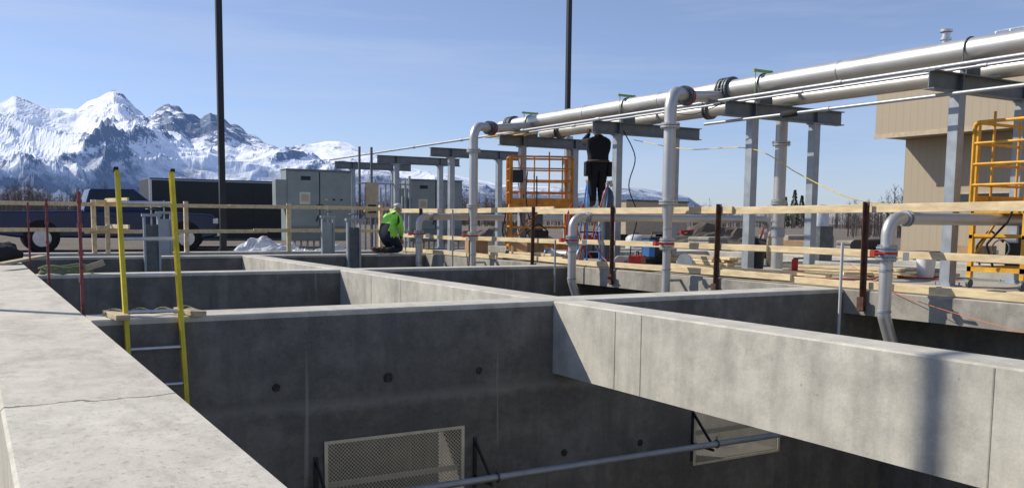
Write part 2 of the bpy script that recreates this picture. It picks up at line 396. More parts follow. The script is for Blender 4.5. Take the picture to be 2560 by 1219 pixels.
for x in (2.75, 4.45, 7.42, 9.6):
    b_ = MB().box(x-.02,x+.02,8.225,8.237,-2.0,-1.38).bar((x,8.225,-1.42),(x,7.92,-1.70),.028,.02,up=(1,0,0)).bar((x,8.225,-1.79),(x,7.86,-1.79),.028,.02,up=(1,0,0))
    b_.build('bracket', M['blk'], t)
    MB().path([(x+.08, 7.9+.045*math.cos(w), -1.73+.045*math.sin(w)) for w in [i*math.pi/6 for i in range(12)]], .009, 6, closed=True).tube((x+.08,7.9,-1.685),(x+.08,7.9,-1.64),.008,n=6).build('clamp', M['dgalv'], t)
# ------------------------------------------------------------ pipe rack frames
ZC = 2.67
def ibeam(mb, x0, x1, y, z0, h, w, t=.016):
    mb.box(x0,x1,y-w/2,y+w/2,z0,z0+t); mb.box(x0,x1,y-w/2,y+w/2,z0+h-t,z0+h); mb.box(x0,x1,y-t/2,y+t/2,z0+t,z0+h-t); return mb
fy = [8.0+3.86*i for i in range(7)]
ordn = ['nearest steel T frame, its dark crossbeam cut by the right edge', 'second steel T frame from the right, under the big flanged pipe', 'third steel T frame from the right, beside the worker on the ladder',
        'fourth steel T frame from the right, behind the orange lift', 'fifth steel T frame from the right, with no big pipe on it', 'sixth steel T frame from the right, next to last', 'farthest and leftmost steel T frame of the pipe rack']
def make_frame():
    t = thing('pipe_rack_frame', ordn[0], 'pipe rack frame', (12.65, fy[0], 0), group='steel frames carrying the pipe rack')
    b_ = ibeam(MB(), -1.45, 1.45, 0, ZC, .25, .17)
    for x in (-.8, .75): b_.box(x-.01, x+.01, -.08, .08, ZC+.017, ZC+.233)
    b_.build('crossbeam', M['beamg'], t)
    for x in (-.8, .75):
        p = MB(); p.box(x-.075,x+.075,-.075,-.063,.02,ZC-.02); p.box(x-.075,x+.075,.063,.075,.02,ZC-.02); p.box(x-.008,x+.008,-.062,.062,.02,ZC-.02)
        p.box(x-.075,x-.067,-.062,.062,.02,ZC-.02)
        p.build('post', M['galv'], t)
        q = MB().box(x-.14,x+.14,-.14,.14,.002,.02)
        for i in (-1,1):
            for j in (-1,1): q.tube((x+.11*i,.11*j,.01),(x+.11*i,.11*j,.06),.012,n=6)
        q.build('base_plate', M['galv'], t)
        MB().box(x-.12,x+.12,-.1,.1,ZC-.02,ZC-.002).build('cap_plate', M['galv'], t)
    return t
fr0 = make_frame()
frames = [fr0]
for i in range(1, 7):
    frames.append(dup(fr0, None, (12.65, fy[i], 0 if fy[i] < 24 else -.02), 0, ordn[i]))
for i in (4,5,6): frames[i].location.z = -.06
# header pipes
XA, ZA, RA = 12.1, 3.27, .165
t = thing('header_pipe', 'largest grey steel pipe running along the top of the rack', 'pipe')
MB().tube((XA,1.0,ZA),(XA,21.0,ZA),RA,n=28).build('pipe', M['stain'], t)
for y in (12.75, 20.5, 5.6):
    f = MB()
    for dy in (-.12,-.05,.05,.12): f.tube((XA,y+dy-.018,ZA),(XA,y+dy+.018,ZA),RA+.06,n=24,sm=False)
    for k in range(8):
        w = k*math.pi/4; f.tube((XA+.205*math.cos(w),y-.15,ZA+.205*math.sin(w)),(XA+.205*math.cos(w),y+.15,ZA+.205*math.sin(w)),.012,n=6)
    f.build('flange', M['dgalv'], t)
for y in (10.2, 14.6, 17.2, 6.9):
    MB().tube((XA,y-.010,ZA),(XA,y+.010,ZA),RA+.005,n=28).build('weld_seam', M['galv'], t)
for y in fy[:4]:
    c = MB(); c.path([(XA-RA-.012,y,ZA-.3)]+[(XA-(RA+.012)*math.cos(w),y,ZA+(RA+.012)*math.sin(w)) for w in [i*math.pi/12 for i in range(13)]]+[(XA+RA+.012,y,ZA-.3)], .011, 6)
    c.box(XA-.16,XA+.16,y-.05,y+.05,ZA-.345,ZA-.17)
    c.build('pipe_clamp', M['dgalv'], t)
XBp, ZBp, RB = 12.72, 3.055, .13
t = thing('header_pipe', 'slimmer grey steel pipe lying lower and behind the largest pipe', 'pipe')
MB().tube((XBp,1.0,ZBp),(XBp,20.0,ZBp),RB,n=24).build('pipe', M['stain'], t)
for y in (13.9, 19.2, 6.3):
    f = MB()
    for dy in (-.04,.04): f.tube((XBp,y+dy-.016,ZBp),(XBp,y+dy+.016,ZBp),RB+.05,n=22,sm=False)
    f.build('flange', M['dgalv'], t)
for k, (y, l) in enumerate(((fy[1],'lime green strut on top of the big pipe above the second frame'),(fy[2],'lime green strut on top of the big pipe above the worker'),(fy[3],'lime green strut on top of the big pipe above the fourth frame'))):
    b_ = MB().box(XA-.25,XA+.2,y+.0,y+.045,ZA+RA+.03,ZA+RA+.075)
    for x in (XA-.2,XA+.17): b_.tube((x,y+.02,ZC+.25),(x,y+.02,ZA+RA+.09),.008,n=6)
    tag(b_.build('strut_bar', M['lime']), l, 'strut', 'green struts over the big pipe')
def conduit(x, z, y0, y1, r, label, cps=(), m='cond'):
    t = thing('conduit', label, 'conduit')
    MB().tube((x,y0,z),(x,y1,z),r,n=12).build('tube', M[m], t)
    for y in cps: MB().tube((x,y-.07,z),(x,y+.07,z),r*1.35,n=12).build('coupling', M[m], t)
conduit(11.32, 2.955, 1, 32, .030, 'long bright conduit along the left ends of all the crossbeams', (6.5,9.6,12.6,15.7,18.7,21.8,24.8,28))
conduit(11.60, 2.945, 1, 19, .022, 'thin bright conduit just behind the long one on the crossbeams', (7.5,10.6,13.9,17))
conduit(11.42, 2.60, 1, 12.6, .026, 'bright conduit hung under the crossbeams on the right', (9.9,))
t = thing('conduit_seal', 'black seal fitting on the conduit hung under the right crossbeams', 'conduit fitting')
MB().path([(11.42,10.45,2.6),(11.42,10.5,2.6),(11.42,10.75,2.6),(11.42,10.8,2.6)],[.032,.055,.055,.032],12).build('seal_body', M['rub'], t)
# ------------------------------------------------------------ drop pipes
def ringz(mb, x, y, z, r, h, n=22): mb.tube((x,y,z-h/2),(x,y,z+h/2),r,n=n,sm=False); return mb
def flangez(x, y, z, r, par, m='stain'):
    f = MB(); ringz(f,x,y,z-.02,r,.026); ringz(f,x,y,z+.02,r,.026)
    for k in range(8):
        w = k*math.pi/4; f.tube((x+.82*r*math.cos(w),y+.82*r*math.sin(w),z-.055),(x+.82*r*math.cos(w),y+.82*r*math.sin(w),z+.055),.009,n=6)
    return f.build('flange', M[m], par)
def valve(x, y, z, r, par, lev=-1):
    v = MB(); ringz(v,x,y,z,r*.92,.05); v.tube((x,y,z),(x+lev*(r+.10),y,z),.022,n=8)
    v.box(x+lev*(r+.10)-.035,x+lev*(r+.10)+.035,y-.035,y+.035,z-.035,z+.035)
    vo = v.build('valve', M['red'], par)
    a = x+lev*(r+.12); MB().bar((a,y,z),(a-.02,y-.2,z+.01),.03,.012).build('lever', M['red'], vo)
def drop(y, label):
    t = thing('drop_pipe', label, 'pipe', (9.7, y, 0), group='tall drop pipes from the rack into the channel')
    d = V((math.cos(R(30)), math.sin(R(30)), 0))
    p = fillet([V((0,0,1.2)), V((0,0,2.93)), d*.6+V((0,0,2.93))], .30)
    MB().path(p, .098, 20).build('elbow_pipe', M['stain'], t)
    e = d*.62+V((0,0,2.93)); f = MB()
    for q in (0,.06,.16): f.tube(e+d*(q-.015), e+d*(q+.015), .155, n=20, sm=False)
    for k in range(8):
        w = k*math.pi/4; s_ = V((-d.y,d.x,0))*math.cos(w)*.13+V((0,0,1))*math.sin(w)*.13; f.tube(e+s_-d*.04, e+s_+d*.2, .009, n=6)
    fo = f.build('flange', M['dgalv'], t)
    MB().tube(e+d*.06, e+d*.1, .16, n=20).build('gasket', M['red'], fo)
    MB().tube(e+d*.16, V((2.38, 2.38*math.tan(R(30)), 3.16)), .098, n=20).build('branch_pipe', M['stain'], t)
    flangez(0,0,2.38,.155,t); flangez(0,0,1.17,.15,t)
    MB().path([(0,0,1.2),(0,0,1.08),(0,0,.85),(0,0,.6)],[.098,.098,.072,.072],18).build('reducer', M['stain'], t)
    flangez(0,0,.56,.12,t); valve(0,0,.515,.13,t); flangez(0,0,.46,.12,t)
    MB().tube((0,0,.5),(0,0,-2.2),.068,n=18).build('lower_pipe', M['stain'], t)
    for z in (.75,.1): ringz(MB(),0,0,z,.078,.02).build('weld_seam', M['galv'], t)
    b_ = MB().box(.05,.3,-.02,.02,-.10,-.06).build('bracket', M['galv'], t)
drop(11.5, 'tall drop pipe with elbow and red valve, in the centre right of the picture')
drop(18.1, 'tall drop pipe with elbow and red valve, left of the orange lift')
drop(4.9, 'tall drop pipe with red valve, just outside the right edge')
def small_drop(y, label, xe=14.6):
    t = thing('side_pipe', label, 'pipe', (9.6, y, 0), group='low side pipes crossing from the rack and bending down into the channel')
    p = fillet([(xe-9.6,0,-.1),(xe-9.6,0,.93),(0,0,.93),(0,0,-.25),(.28,-.1,-1.1)], .2)
    MB().path(p, .078, 18).build('bent_pipe', M['stain'], t)
    flangez(0,0,.555,.125,t,'galv'); valve(0,0,.51,.135,t); flangez(0,0,.46,.125,t,'galv')
    for z in (.3,-.2): ringz(MB(),0,0,z,.086,.03).build('weld_seam', M['galv'], t)
    for x in (.3,.36): MB().tube((x-.012,0,.93),(x+.012,0,.93),.1,n=16).build('coupling', M['galv'], t)
    MB().box(.12,.23,-.14,-.137,.42,.52).build('paper_tag', M['white'], t)
small_drop(7.3, 'low side pipe bending down at the right, with red valve and white tag')
small_drop(14.05, 'low side pipe bending down in the middle, beside a rusty fence post')
small_drop(20.75, 'low side pipe bending down just right of the kneeling worker')
def riser(x, y, label):
    t = thing('riser_pipe', label, 'pipe', (x, y, 0), group='risers standing behind the rack')
    MB().tube((0,0,.0),(0,0,3.0),.11,n=20).build('pipe', M['stain'], t)
    flangez(0,0,2.35,.17,t); flangez(0,0,1.25,.15,t)
    MB().tube((0,0,.6),(0,0,.78),.13,n=18).build('coupling', M['galv'], t)
riser(13.3, 12.55, 'thick grey riser between the two posts of the second frame')
riser(13.3, 19.7, 'thick grey riser behind the orange lift')
for (x,y,z0,z1,l) in ((9.62,7.98,-.68,.62,'thin grey white plastic pipe standing in the channel at the right'),(9.62,14.65,-.5,.5,'thin grey conduit standing in the channel in the middle'),(9.75,19.2,-.3,1.1,'thin conduit standing left of the far drop pipe')):
    tag(MB().tube((x,y,z0),(x,y,z1),.019,n=10).build('standpipe', M['pvc'] if 'white' in l else M['galv']), l, 'pipe')
# ------------------------------------------------------------ fences
t = thing('guard_fence', 'wooden guard fence on rusty posts along the deck edge', 'fence')
for k, y in enumerate([2.6,5.3,7.90,10.62,13.3,16.0,18.7,21.4]):
    w = .030 if k < 4 else .024
    b_ = MB().box(-.08,-.02,w-.010,w,-.27,1.14).box(-.03,-.02,-w,w-.010,-.27,1.14).box(-.10,-.08,-.05,.05,-.25,-.08).box(-.079,-.031,-.029,w-.011,-.2,-.1)
    po = b_.build('post', M['rust'], t, loc=(10.0,y,0)); po.rotation_euler = (R([0,.4,-.5,.9,-.6,1.2,-.8,.5][k]),0,0)
def rails(par, x, z, y0, y1, L=4.9, h=.115, m='wood', axis='y', seed=1):
    rd = random.Random(seed); a = y0; k = 0
    while a < y1:
        b_ = min(y1, a+L); dz0, dz1 = rd.uniform(-.035,.035), rd.uniform(-.035,.035); o = .021 if k % 2 == 0 else .064
        p0, p1 = (x+o, a-rd.uniform(.1,.4), z+dz0), (x+o, b_+rd.uniform(.1,.4), z+dz1)
        if axis == 'x': p0, p1 = (a-.18, x+o, z+dz0), (b_+.18, x+o, z+dz1)
        MB().bar(p0, p1, .04, h).build('rail', M[m], par, bev=.004); a = b_; k += 1
rails(t, 9.985, 1.065, 1, 23.2, 4.88, .108, seed=3)
rails(t, 9.985, .46, 1, 23.2, 4.5, .09, seed=5)
rails(t, 9.985, .085, 1, 23.2, 4.2, .09, seed=8)
t = thing('wooden_fence', 'wooden fence of two rails across the far end of the tanks', 'fence')
for px in (-40, 237, 468, 725, 955):
    p = on(px, 600, Y=23.55); MB().box(p.x-.05,p.x+.05,23.58,23.68,.002,1.24).build('post', M['wood'], t, bev=.004)
p0 = on(0, 560, Y=23.55).x-2; p1 = on(960, 560, Y=23.55).x
rails(t, 23.49, 1.13, p0, p1, 3.6, .09, 'wood', 'x', 11); rails(t, 23.49, .53, p0, p1, 3.9, .09, 'wood', 'x', 12)
p = on(275, 600, Y=23.2)
t = thing('wooden_fence', 'short wooden fence return standing behind the yellow ladder', 'fence')
MB().box(p.x-.05,p.x+.05,23.54,23.57,.002,1.26).build('post', M['wood'], t)
for z in (.53,1.13): MB().bar((p.x-.02,23.5,z+.1),(p.x+.25,22.0,z+.1),.04,.09).bar((p.x-.25,23.44,z+.06),(p.x+.3,23.44,z+.06),.04,.09).build('rail', M['wood'], t)
for (px, py, l) in ((192,770,'nearest faded red stanchion on the left wall'),(112,705,'middle faded red stanchion on the left wall'),(66,640,'farthest faded red stanchion on the left wall')):
    p = on(px, py, X=.84); y = p.y
    t = thing('stanchion', l, 'post', (.89, y, -.05), group='faded red stanchions on the left wall')
    MB().box(-.014,.014,-.014,.014,-.2,1.12).build('post', M['fred'], t)
    for z in (.3,.55,.8,1.02): MB().box(-.022,.022,-.02,.02,z,z+.035).build('bracket', M['fred'], t)
# ------------------------------------------------------------ ladder and blocking
sl = .215
t = thing('extension_ladder', 'yellow fibreglass ladder rising out of the tank at the left', 'ladder', (1.34, 8.21, 0))
def lad(z): return sl*z
for sx in (-1,1):
    x = sx*.228
    r_ = MB(); r_.bar((x,lad(-4.4),-4.4),(x,lad(1.24),1.24),.020,.07,up=(0,1,0)); r_.bar((x+sx*-.010,lad(-4.4)-.03,-4.4),(x-sx*.010,lad(1.24)-.03,1.24),.032,.006,up=(0,1,0)); r_.bar((x-sx*.010,lad(-4.4)+.03,-4.4),(x-sx*.010,lad(1.24)+.03,1.24),.032,.006,up=(0,1,0))
    r_.build('side_rail', M['yel'], t)
    MB().bar((x,lad(1.235),1.235),(x,lad(1.262),1.262),.034,.074,up=(0,1,0)).build('end_cap', M['rub'], t)
for i in range(18):
    z = .97-.305*i
    MB().tube((-.215,lad(z),z),(.215,lad(z),z),.016,n=10).build('rung', M['alu'], t)
for (px0,py0,px1,py1,l) in ((248,762,306,792,'short wooden board on the wall left of the yellow ladder'),(402,752,498,782,'short wooden board on the wall right of the yellow ladder')):
    a = on(px0,py0,Z=.03); b_ = on(px1,py1,Z=.03)
    tag(MB().bar((a.x,min(a.y,8.6),.028),(b_.x,b_.y-.05,.028),.11,.045).build('wood_block', M['wood2'], bev=.004), l, 'wood block')
pts = [(.98+ i*.03, 8.45+.05*math.sin(i*.9), .02+.035*abs(math.sin(i*.5))) for i in range(26)]
tag(MB().path(pts,.011,6).path([(p[0],p[1]-.05+.04*math.sin(p[0]*20),p[2]+.01) for p in pts],.011,6).build('rope', M['rope']), 'dull green rope lying on the wall around the ladder', 'rope')
pts = []
for i in range(90):
    w = i*.45; pts.append((1.25+.33*math.cos(w)*(1+.1*math.sin(i)), 15.02+.15*math.sin(w), .02+.035*(i/30)+.02*math.sin(i*1.7)))
tag(MB().path(pts,.014,6).build('rope_coil', M['rope']), 'coil of rope lying on the second cross wall by the stanchions', 'rope')
tag(MB().bar((1.5,14.95,.08),(1.75,14.9,.17),.09,.09).build('wood_block', M['wood2'], bev=.004), 'small wooden block on the rope coil', 'wood block')
a, b_ = on(0,660,Z=.1), on(108,640,Z=.16)
tag(MB().bar(a, b_, .14,.04).build('plank', M['wood2'], bev=.003), 'loose plank lying across the far part of the left wall', 'plank')
bag = MB(); vs = []; bag.ball((0,0,.16),.42,.36,.2,24)
bag.v = [tuple(V(v)+V(v).normalized()*.10*noise.noise(V(v)*6)) for v in bag.v]
tag(bag.build('plastic_bag', M['rub'], loc=(.45,18.6,.02)), 'black rubbish bag on the left wall beside the loose plank', 'bag')
# ------------------------------------------------------------ slide gates
def gate(px, Y, zb, ztop, label, w=.15):
    p = on(px, 600, Y=Y)
    t = thing('slide_gate', label, 'gate', (p.x, Y, zb), group='small steel slide gates at the far tank walls')
    h = ztop-zb
    for s_ in (-1,1): MB().box(s_*w-.022,s_*w+.022,-.05,.05,0,h-.12).build('guide_channel', M['galv'], t)
    MB().box(-w+.023,w-.023,-.012,.012,.0,h*.82).build('gate_leaf', M['galv'] if Y > 21.5 else M['dgalv'], t)
    MB().box(-w-.05,w+.05,-.06,.06,h-.119,h-.06).build('yoke', M['galv'], t)
    st = MB().tube((0,0,h*.8),(0,0,h+.2),.018,n=8).build('stem', M['stain'], t)
    MB().path([(.11*math.cos(k*math.pi/8),.11*math.sin(k*math.pi/8),h+.04) for k in range(16)],.012,6,closed=True).tube((-.11,0,h+.04),(.11,0,h+.04),.009,n=6).build('handwheel', M['dgalv'], t)
gate(380, 21.12, -.6, .98, 'slide gate seen through the ladder, left one of the pair')
gate(412, 23.4, -.3, 1.05, 'slide gate seen through the ladder, right one of the pair')
gate(820, 23.4, -.3, 1.0, 'slide gate beside the white plastic sheeting')
gate(884, 21.12, -.6, .93, 'slide gate nearest the kneeling worker, on the third cross wall')
# ------------------------------------------------------------ light poles
def pole(x, y, h, label, z=-.15, hw=.078):
    t = thing('light_pole', label, 'light pole', (x,y,z), group='square black light poles')
    MB().box(-hw,hw,-hw,hw,.12,h).build('pole', M['blk'], t, bev=.012)
    MB().box(-.17,.17,-.17,.17,.082,.12).box(-.11,.11,-.11,.11,.12,.2).build('base_cover', M['blk'], t)
    MB().tube((0,0,-.2),(0,0,.08),.3,n=24).build('footing', M['slab'], t)
    MB().box(.08,.9,-.04,.04,h-.12,h-.04).box(.5,1.15,-.18,.18,h-.14,h-.02).build('lamp_head', M['blk'], t)
pole(5.86, 24.95, 9.5, 'black light pole standing in front of the black trailer')
pole(18.9, 28.1, 10, 'black light pole behind the pipe rack and the worker on the ladder')
pole(-2.1, 12.07, 9.6, 'black light pole just outside the left edge', -.75, .055)
# ------------------------------------------------------------ control cabinets
def cabinet(x0, x1, Y, z0, z1, label, sidebox):
    W = x1-x0; h = z1-z0
    t = thing('electrical_cabinet', label, 'electrical cabinet', (x0, Y, z0), group='grey electrical cabinets beyond the tanks')
    MB().box(0,W,0,.55,0,h).build('housing', M['cab'], t, bev=.01)
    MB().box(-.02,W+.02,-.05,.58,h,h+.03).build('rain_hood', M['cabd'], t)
    d = [(.04,W*.5-.015),(W*.5+.015,W-.04)]
    for k, (a, b_) in enumerate(d):
        dd = MB().box(a,b_,-.03,-.002,.45,h-.04).build('door', M['cab'], t, bev=.006)
        MB().box(a-.008 if k else b_+.001,a-.001 if k else b_+.008,-.032,-.004,.45,h-.04).build('door_gap', M['blk'], dd)
        if k == 0:
            MB().box(a+.35,a+.68,-.045,-.031,h*.52,h*.52+.36).build('meter_panel', M['plate'], dd); MB().box(a+.4,a+.63,-.05,-.046,h*.56,h*.56+.22).build('label_plate', M['tan'], dd)
            MB().box(a+.4,a+.7,-.036,-.031,h-.3,h-.18).build('name_plate', M['blk'], dd)
        else:
            for j in range(3): MB().box(a+.15+j*.24,a+.23+j*.24,-.04,-.031,h*.58,h*.58+.05).build('name_plate', M['blk'] if j else M['yel'], dd)
            for j in range(2): MB().box(a+.2+j*.26,a+.3+j*.26,-.036,-.031,h*.46,h*.46+.09).build('warning_sticker', M['yel'], dd)
        for z in (.6,.95): MB().bar((b_-.1 if k == 0 else a+.1,-.06,z),(b_-.04 if k == 0 else a+.04,-.06,z+.16),.04,.03).build('handle', M['blk'], dd)
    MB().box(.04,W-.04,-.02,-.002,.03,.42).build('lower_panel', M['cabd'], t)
    if sidebox: MB().box(-.32,-.002,.0,.35,h*.48,h*.86).build('side_box', M['cab'], t, bev=.01)
    for x in (.05,W-.1): MB().box(x,x+.05,.1,.15,-.001-z0-.15,-.001).build('support_leg', M['galv'], t)
    for j in range(7): MB().tube((.3+j*.2,.2,-z0-.15),(.3+j*.2,.2,-.001),.03,n=8).build('cable_conduit', M['galv'], t)
cabinet(8.26,10.3,27.2,.18,2.30,'larger grey electrical cabinet, left of the strut rack',True)
cabinet(13.1,15.2,29.2,.10,2.22,'smaller looking grey electrical cabinet behind the kneeling worker',True)
t = thing('conduit_rack', 'grey strut rack of upright conduits between the two cabinets', 'conduit rack', (11.4,27.4,-.15))
for x in (-.75,-.35,.45,.95): MB().box(x-.03,x+.03,-.03,.03,0,3.25 if x < -.3 else 2.4).build('strut_post', M['dgalv'] if x < 0 else M['galv'], t)
for z in (.6,1.3,2.1): MB().box(-.8,1.0,-.075,-.032,z,z+.045).build('strut_rail', M['galv'], t)
for j in range(9):
    MB().tube((-.6+j*.17,-.11,0),(-.6+j*.17,-.11,2.0+.12*(j % 3)),.028,n=8).build('upright_conduit', M['galv'], t)
pn = MB().box(-.62,-.2,-.2,-.142,1.05,2.15).build('wooden_panel', M['tan'], t)
MB().box(-.55,-.28,-.215,-.202,1.4,1.46).build('label_strip', M['blk'], pn); MB().box(-.55,-.28,-.215,-.202,1.2,1.28).build('label_strip', M['blk'], pn)
t = thing('junction_box', 'small grey junction box on a post right of the strut rack', 'junction box', (12.3,27.6,-.15))
MB().box(-.03,.03,-.03,.03,0,2.1).build('post', M['galv'], t); MB().box(-.18,.18,-.15,-.032,1.3,1.75).build('box_body', M['cab'], t, bev=.008); MB().box(-.15,.15,-.16,-.151,1.33,1.72).build('box_lid', M['cabd'], t)
# ------------------------------------------------------------ lifts
def guard_cage(par, x0, x1, y0, y1, z0, h, m, name='guard_rail', r=.022):
    for (a, b_) in (((x0,y0),(x1,y0)),((x1,y0),(x1,y1)),((x1,y1),(x0,y1)),((x0,y1),(x0,y0))):
        g_ = MB(); p = fillet([(a[0],a[1],z0),(a[0],a[1],z0+h),(b_[0],b_[1],z0+h),(b_[0],b_[1],z0)],.07,5); g_.path(p,r,8)
        for z in (h*.25,h*.5,h*.75): g_.tube((a[0],a[1],z0+z),(b_[0],b_[1],z0+z),r*.8,n=8)
        g_.build(name, m, par)
def lift(x, y, rz, label, zp, m, L=1.5, W=.8):
    t = thing('mobile_lift', label, 'work lift', (x,y,.002), rz, group='small wheeled work lifts by the pipe rack')
    for sx in (-1,1):
        for sy in (-1,1):
            cx, cy = sx*(L/2-.03), sy*(W/2-.03)
            MB().box(cx-.03,cx+.03,cy-.03,cy+.03,.14,zp+1.12).build('corner_post', m, t)
            w = MB().tube((cx,cy-.02,.06),(cx,cy+.02,.06),.06,n=16,sm=False).box(cx-.04,cx-.03,cy-.03,cy-.021,.05,.14).box(cx+.03,cx+.04,cy+.021,cy+.03,.05,.14).build('caster', M['dgalv'], t)
        for z, q in ((.26,.06),(.72,.04)): MB().bar((sx*(L/2-.03),-W/2,z),(sx*(L/2-.03),W/2,z),q,q).build('end_rail', m, t)
    for sy in (-1,1):
        for z, q in ((.26,.07),(.70,.05)): MB().bar((-L/2,sy*(W/2-.03),z),(L/2,sy*(W/2-.03),z),.05,q).build('side_beam', m, t)
        MB().bar((-L/2+.03,sy*(W/2+.008),.3),(0,sy*(W/2+.008),zp-.1),.012,.035).build('brace', m, t)
        MB().path(fillet([(-L*.25,sy*(W/2+.05),.3),(-L*.25,sy*(W/2+.12),.55),(-L*.05,sy*(W/2+.12),.8),(L*.1,sy*(W/2+.05),.62)],.09),.014,8).build('push_handle', M['rub'], t)
    MB().box(-.22,.22,-.2,.2,.3,.62).build('battery_box', M['blk'], t, bev=.02)
    MB().box(-.09,.09,-.09,.09,.62,zp-.11).build('mast', M['dgalv'], t)
    MB().path(fillet([(-L/2-.04,0,.3),(-L/2-.14,.05,.6),(-L/2-.1,-.2,.9),(-L/2-.04,-.25,zp)],.08),.016,8).build('hose_loop', M['rub'], t)
    MB().path([(-L/2-.05+.0*k,.12*math.cos(k*math.pi/8)-.1,.55+.12*math.sin(k*math.pi/8)) for k in range(16)],.012,6,closed=True).build('hand_crank', M['dgalv'], t)
    MB().box(-L/2,L/2,-W/2+.001,W/2-.001,zp-.11,zp).build('platform', m, t, bev=.01)
    MB().box(-L/2-.01,L/2+.01,-W/2-.012,-W/2,zp,zp+.14).build('toe_board', m, t); MB().box(-L/2-.01,L/2+.01,W/2,W/2+.012,zp,zp+.14).build('toe_board', m, t)
    guard_cage(t,-L/2,L/2,-W/2,W/2,zp,1.12,m,r=.023)
    for q in (-.33,-.12,.12,.33): MB().tube((q*L,-W/2,zp),(q*L,-W/2,zp+1.12),.018,n=8).build('gate_rail', m, t)
    for q in (-.2,.2): MB().tube((q*L,W/2,zp),(q*L,W/2,zp+1.3),.018,n=8).build('gate_rail', m, t)
    MB().box(-L/2+.05,-L/2+.3,-W/2-.1,-W/2-.03,zp+.5,zp+.8).build('control_box', M['blk'], t, bev=.01)
lift(12.02,19.05,R(-25),'orange wheeled lift between the posts of the fourth frame',1.25,M['org'],1.5,.9)
lift(12.60,7.32,R(0),'yellow wheeled lift by the nearest frame at the right edge',1.12,M['yel2'],1.5,.8)
# ------------------------------------------------------------ people
def grow(name, J, E, mats, matf, parent, extra=None, root=0):
    names = list(J); ix = {n: i for i, n in enumerate(names)}
    me = bpy.data.meshes.new('tmp'); me.from_pydata([J[n][0] for n in names], [(ix[a], ix[b]) for a, b in E], [])
    o = bpy.data.objects.new('tmp', me); C.objects.link(o)
    o.modifiers.new('Skin', 'SKIN')
    for i, n in enumerate(names):
        r = J[n][1]; me.skin_vertices[0].data[i].radius = r if isinstance(r, tuple) else (r, r)
        me.skin_vertices[0].data[i].use_root = (i == root)
    ss = o.modifiers.new('Sub', 'SUBSURF'); ss.levels = 2; ss.render_levels = 2
    dg = bpy.context.evaluated_depsgraph_get(); ev = o.evaluated_get(dg)
    m2 = bpy.data.meshes.new_from_object(ev); bpy.data.objects.remove(o)
    mb = MB(); mb.v = [tuple(v.co) for v in m2.vertices]; mb.f = [list(p.vertices) for p in m2.polygons]
    mb.m = [0]*len(mb.f); mb.s = [True]*len(mb.f)
    for i, f in enumerate(mb.f):
        c = sum((V(mb.v[k]) for k in f), V((0,0,0)))/len(f); mb.m[i] = matf(c)
    if extra: extra(mb)
    return mb.build(name, mats, parent)
def hand(mb, w, d, side, mi):
    w, d = V(w), V(d).normalized(); s_ = V(side).normalized(); n = d.cross(s_).normalized()
    mb.path([w, w+d*.03, w+d*.08], [.026,.036,.034], 10, mi)
    for k, (o, L) in enumerate(((-.027,.062),(-.009,.072),(.009,.068),(.026,.052))):
        b_ = w+d*.085+s_*o; mb.path([b_-d*.02, b_+d*L*.5+n*.008, b_+d*L*.8+n*.03, b_+d*L*.75+n*.05], [.0105,.0095,.009,.007], 6, mi)
    b_ = w+d*.03-s_*.03; mb.path([b_, b_-s_*.025+d*.02, b_-s_*.03+d*.055+n*.015], [.013,.0115,.009], 6, mi)
def head(mb, c, f, mi, r=.095):
    c, f = V(c), V(f).normalized(); s_ = f.cross(V((0,0,1))).normalized(); u = s_.cross(f).normalized()
    o = len(mb.v); mb.ball((0,0,0), r*.82, r*1.02, r*1.25, 16, mi)
    for i in range(o, len(mb.v)):
        p = V(mb.v[i])
        if p.z < 0: p.x *= 1-.25*(-p.z/(r*1.25))
        mb.v[i] = tuple(c+s_*p.x+f*p.y+u*p.z)
    mb.path([c+f*r*.98+u*.012, c+f*(r*1.22)-u*.02, c+f*r*.98-u*.03], [.008,.016,.010], 8, mi)
    mb.path([c+f*r*.93-u*.055-s_*.022, c+f*r*1.0-u*.055, c+f*r*.93-u*.055+s_*.022], [.005,.008,.005], 6, mi)
    for e in (-1,1):
        mb.path([c+s_*e*r*.80-u*.03, c+s_*e*r*.9, c+s_*e*r*.82+u*.03], [.008,.014,.008], 6, mi)
        mb.ball(c+f*r*.92+s_*e*.032+u*.02, .010,.010,.007, 8, 3)
t = thing('person', 'kneeling worker in fluorescent green shirt, navy overalls and pale cap on the far wall', 'person', (9.16, 21.43, 0.0), R(22))
t.scale = (1.08,1.08,1.08)
J = {'pel':((-.14,0,.42),(.23,.18)), 'sp':((-.12,0,.61),(.20,.165)), 'ch':((0,0,.81),(.23,.18)), 'nk':((.13,0,.94),.075), 'hd':((.18,0,.98),.065),
     'shl':((.03,.19,.83),.10),'shr':((.03,-.19,.83),.10),'ell':((.09,.25,.56),.07),'elr':((.08,-.25,.55),.07),'wrl':((.21,.12,.38),.038),'wrr':((.21,-.12,.36),.038),
     'hil':((-.11,.11,.39),.135),'hir':((-.11,-.11,.39),.135),'knl':((.14,.15,.095),.094),'knr':((.18,-.15,.095),.094),
     'anl':((-.28,.14,.09),.065),'anr':((-.26,-.14,.09),.065),'tol':((-.38,.14,.06),.05),'tor':((-.36,-.14,.06),.05)}
E = [('pel','sp'),('sp','ch'),('ch','nk'),('nk','hd'),('ch','shl'),('ch','shr'),('shl','ell'),('shr','elr'),('ell','wrl'),('elr','wrr'),('pel','hil'),('pel','hir'),('hil','knl'),('hir','knr'),('knl','anl'),('knr','anr'),('anl','tol'),('anr','tor')]
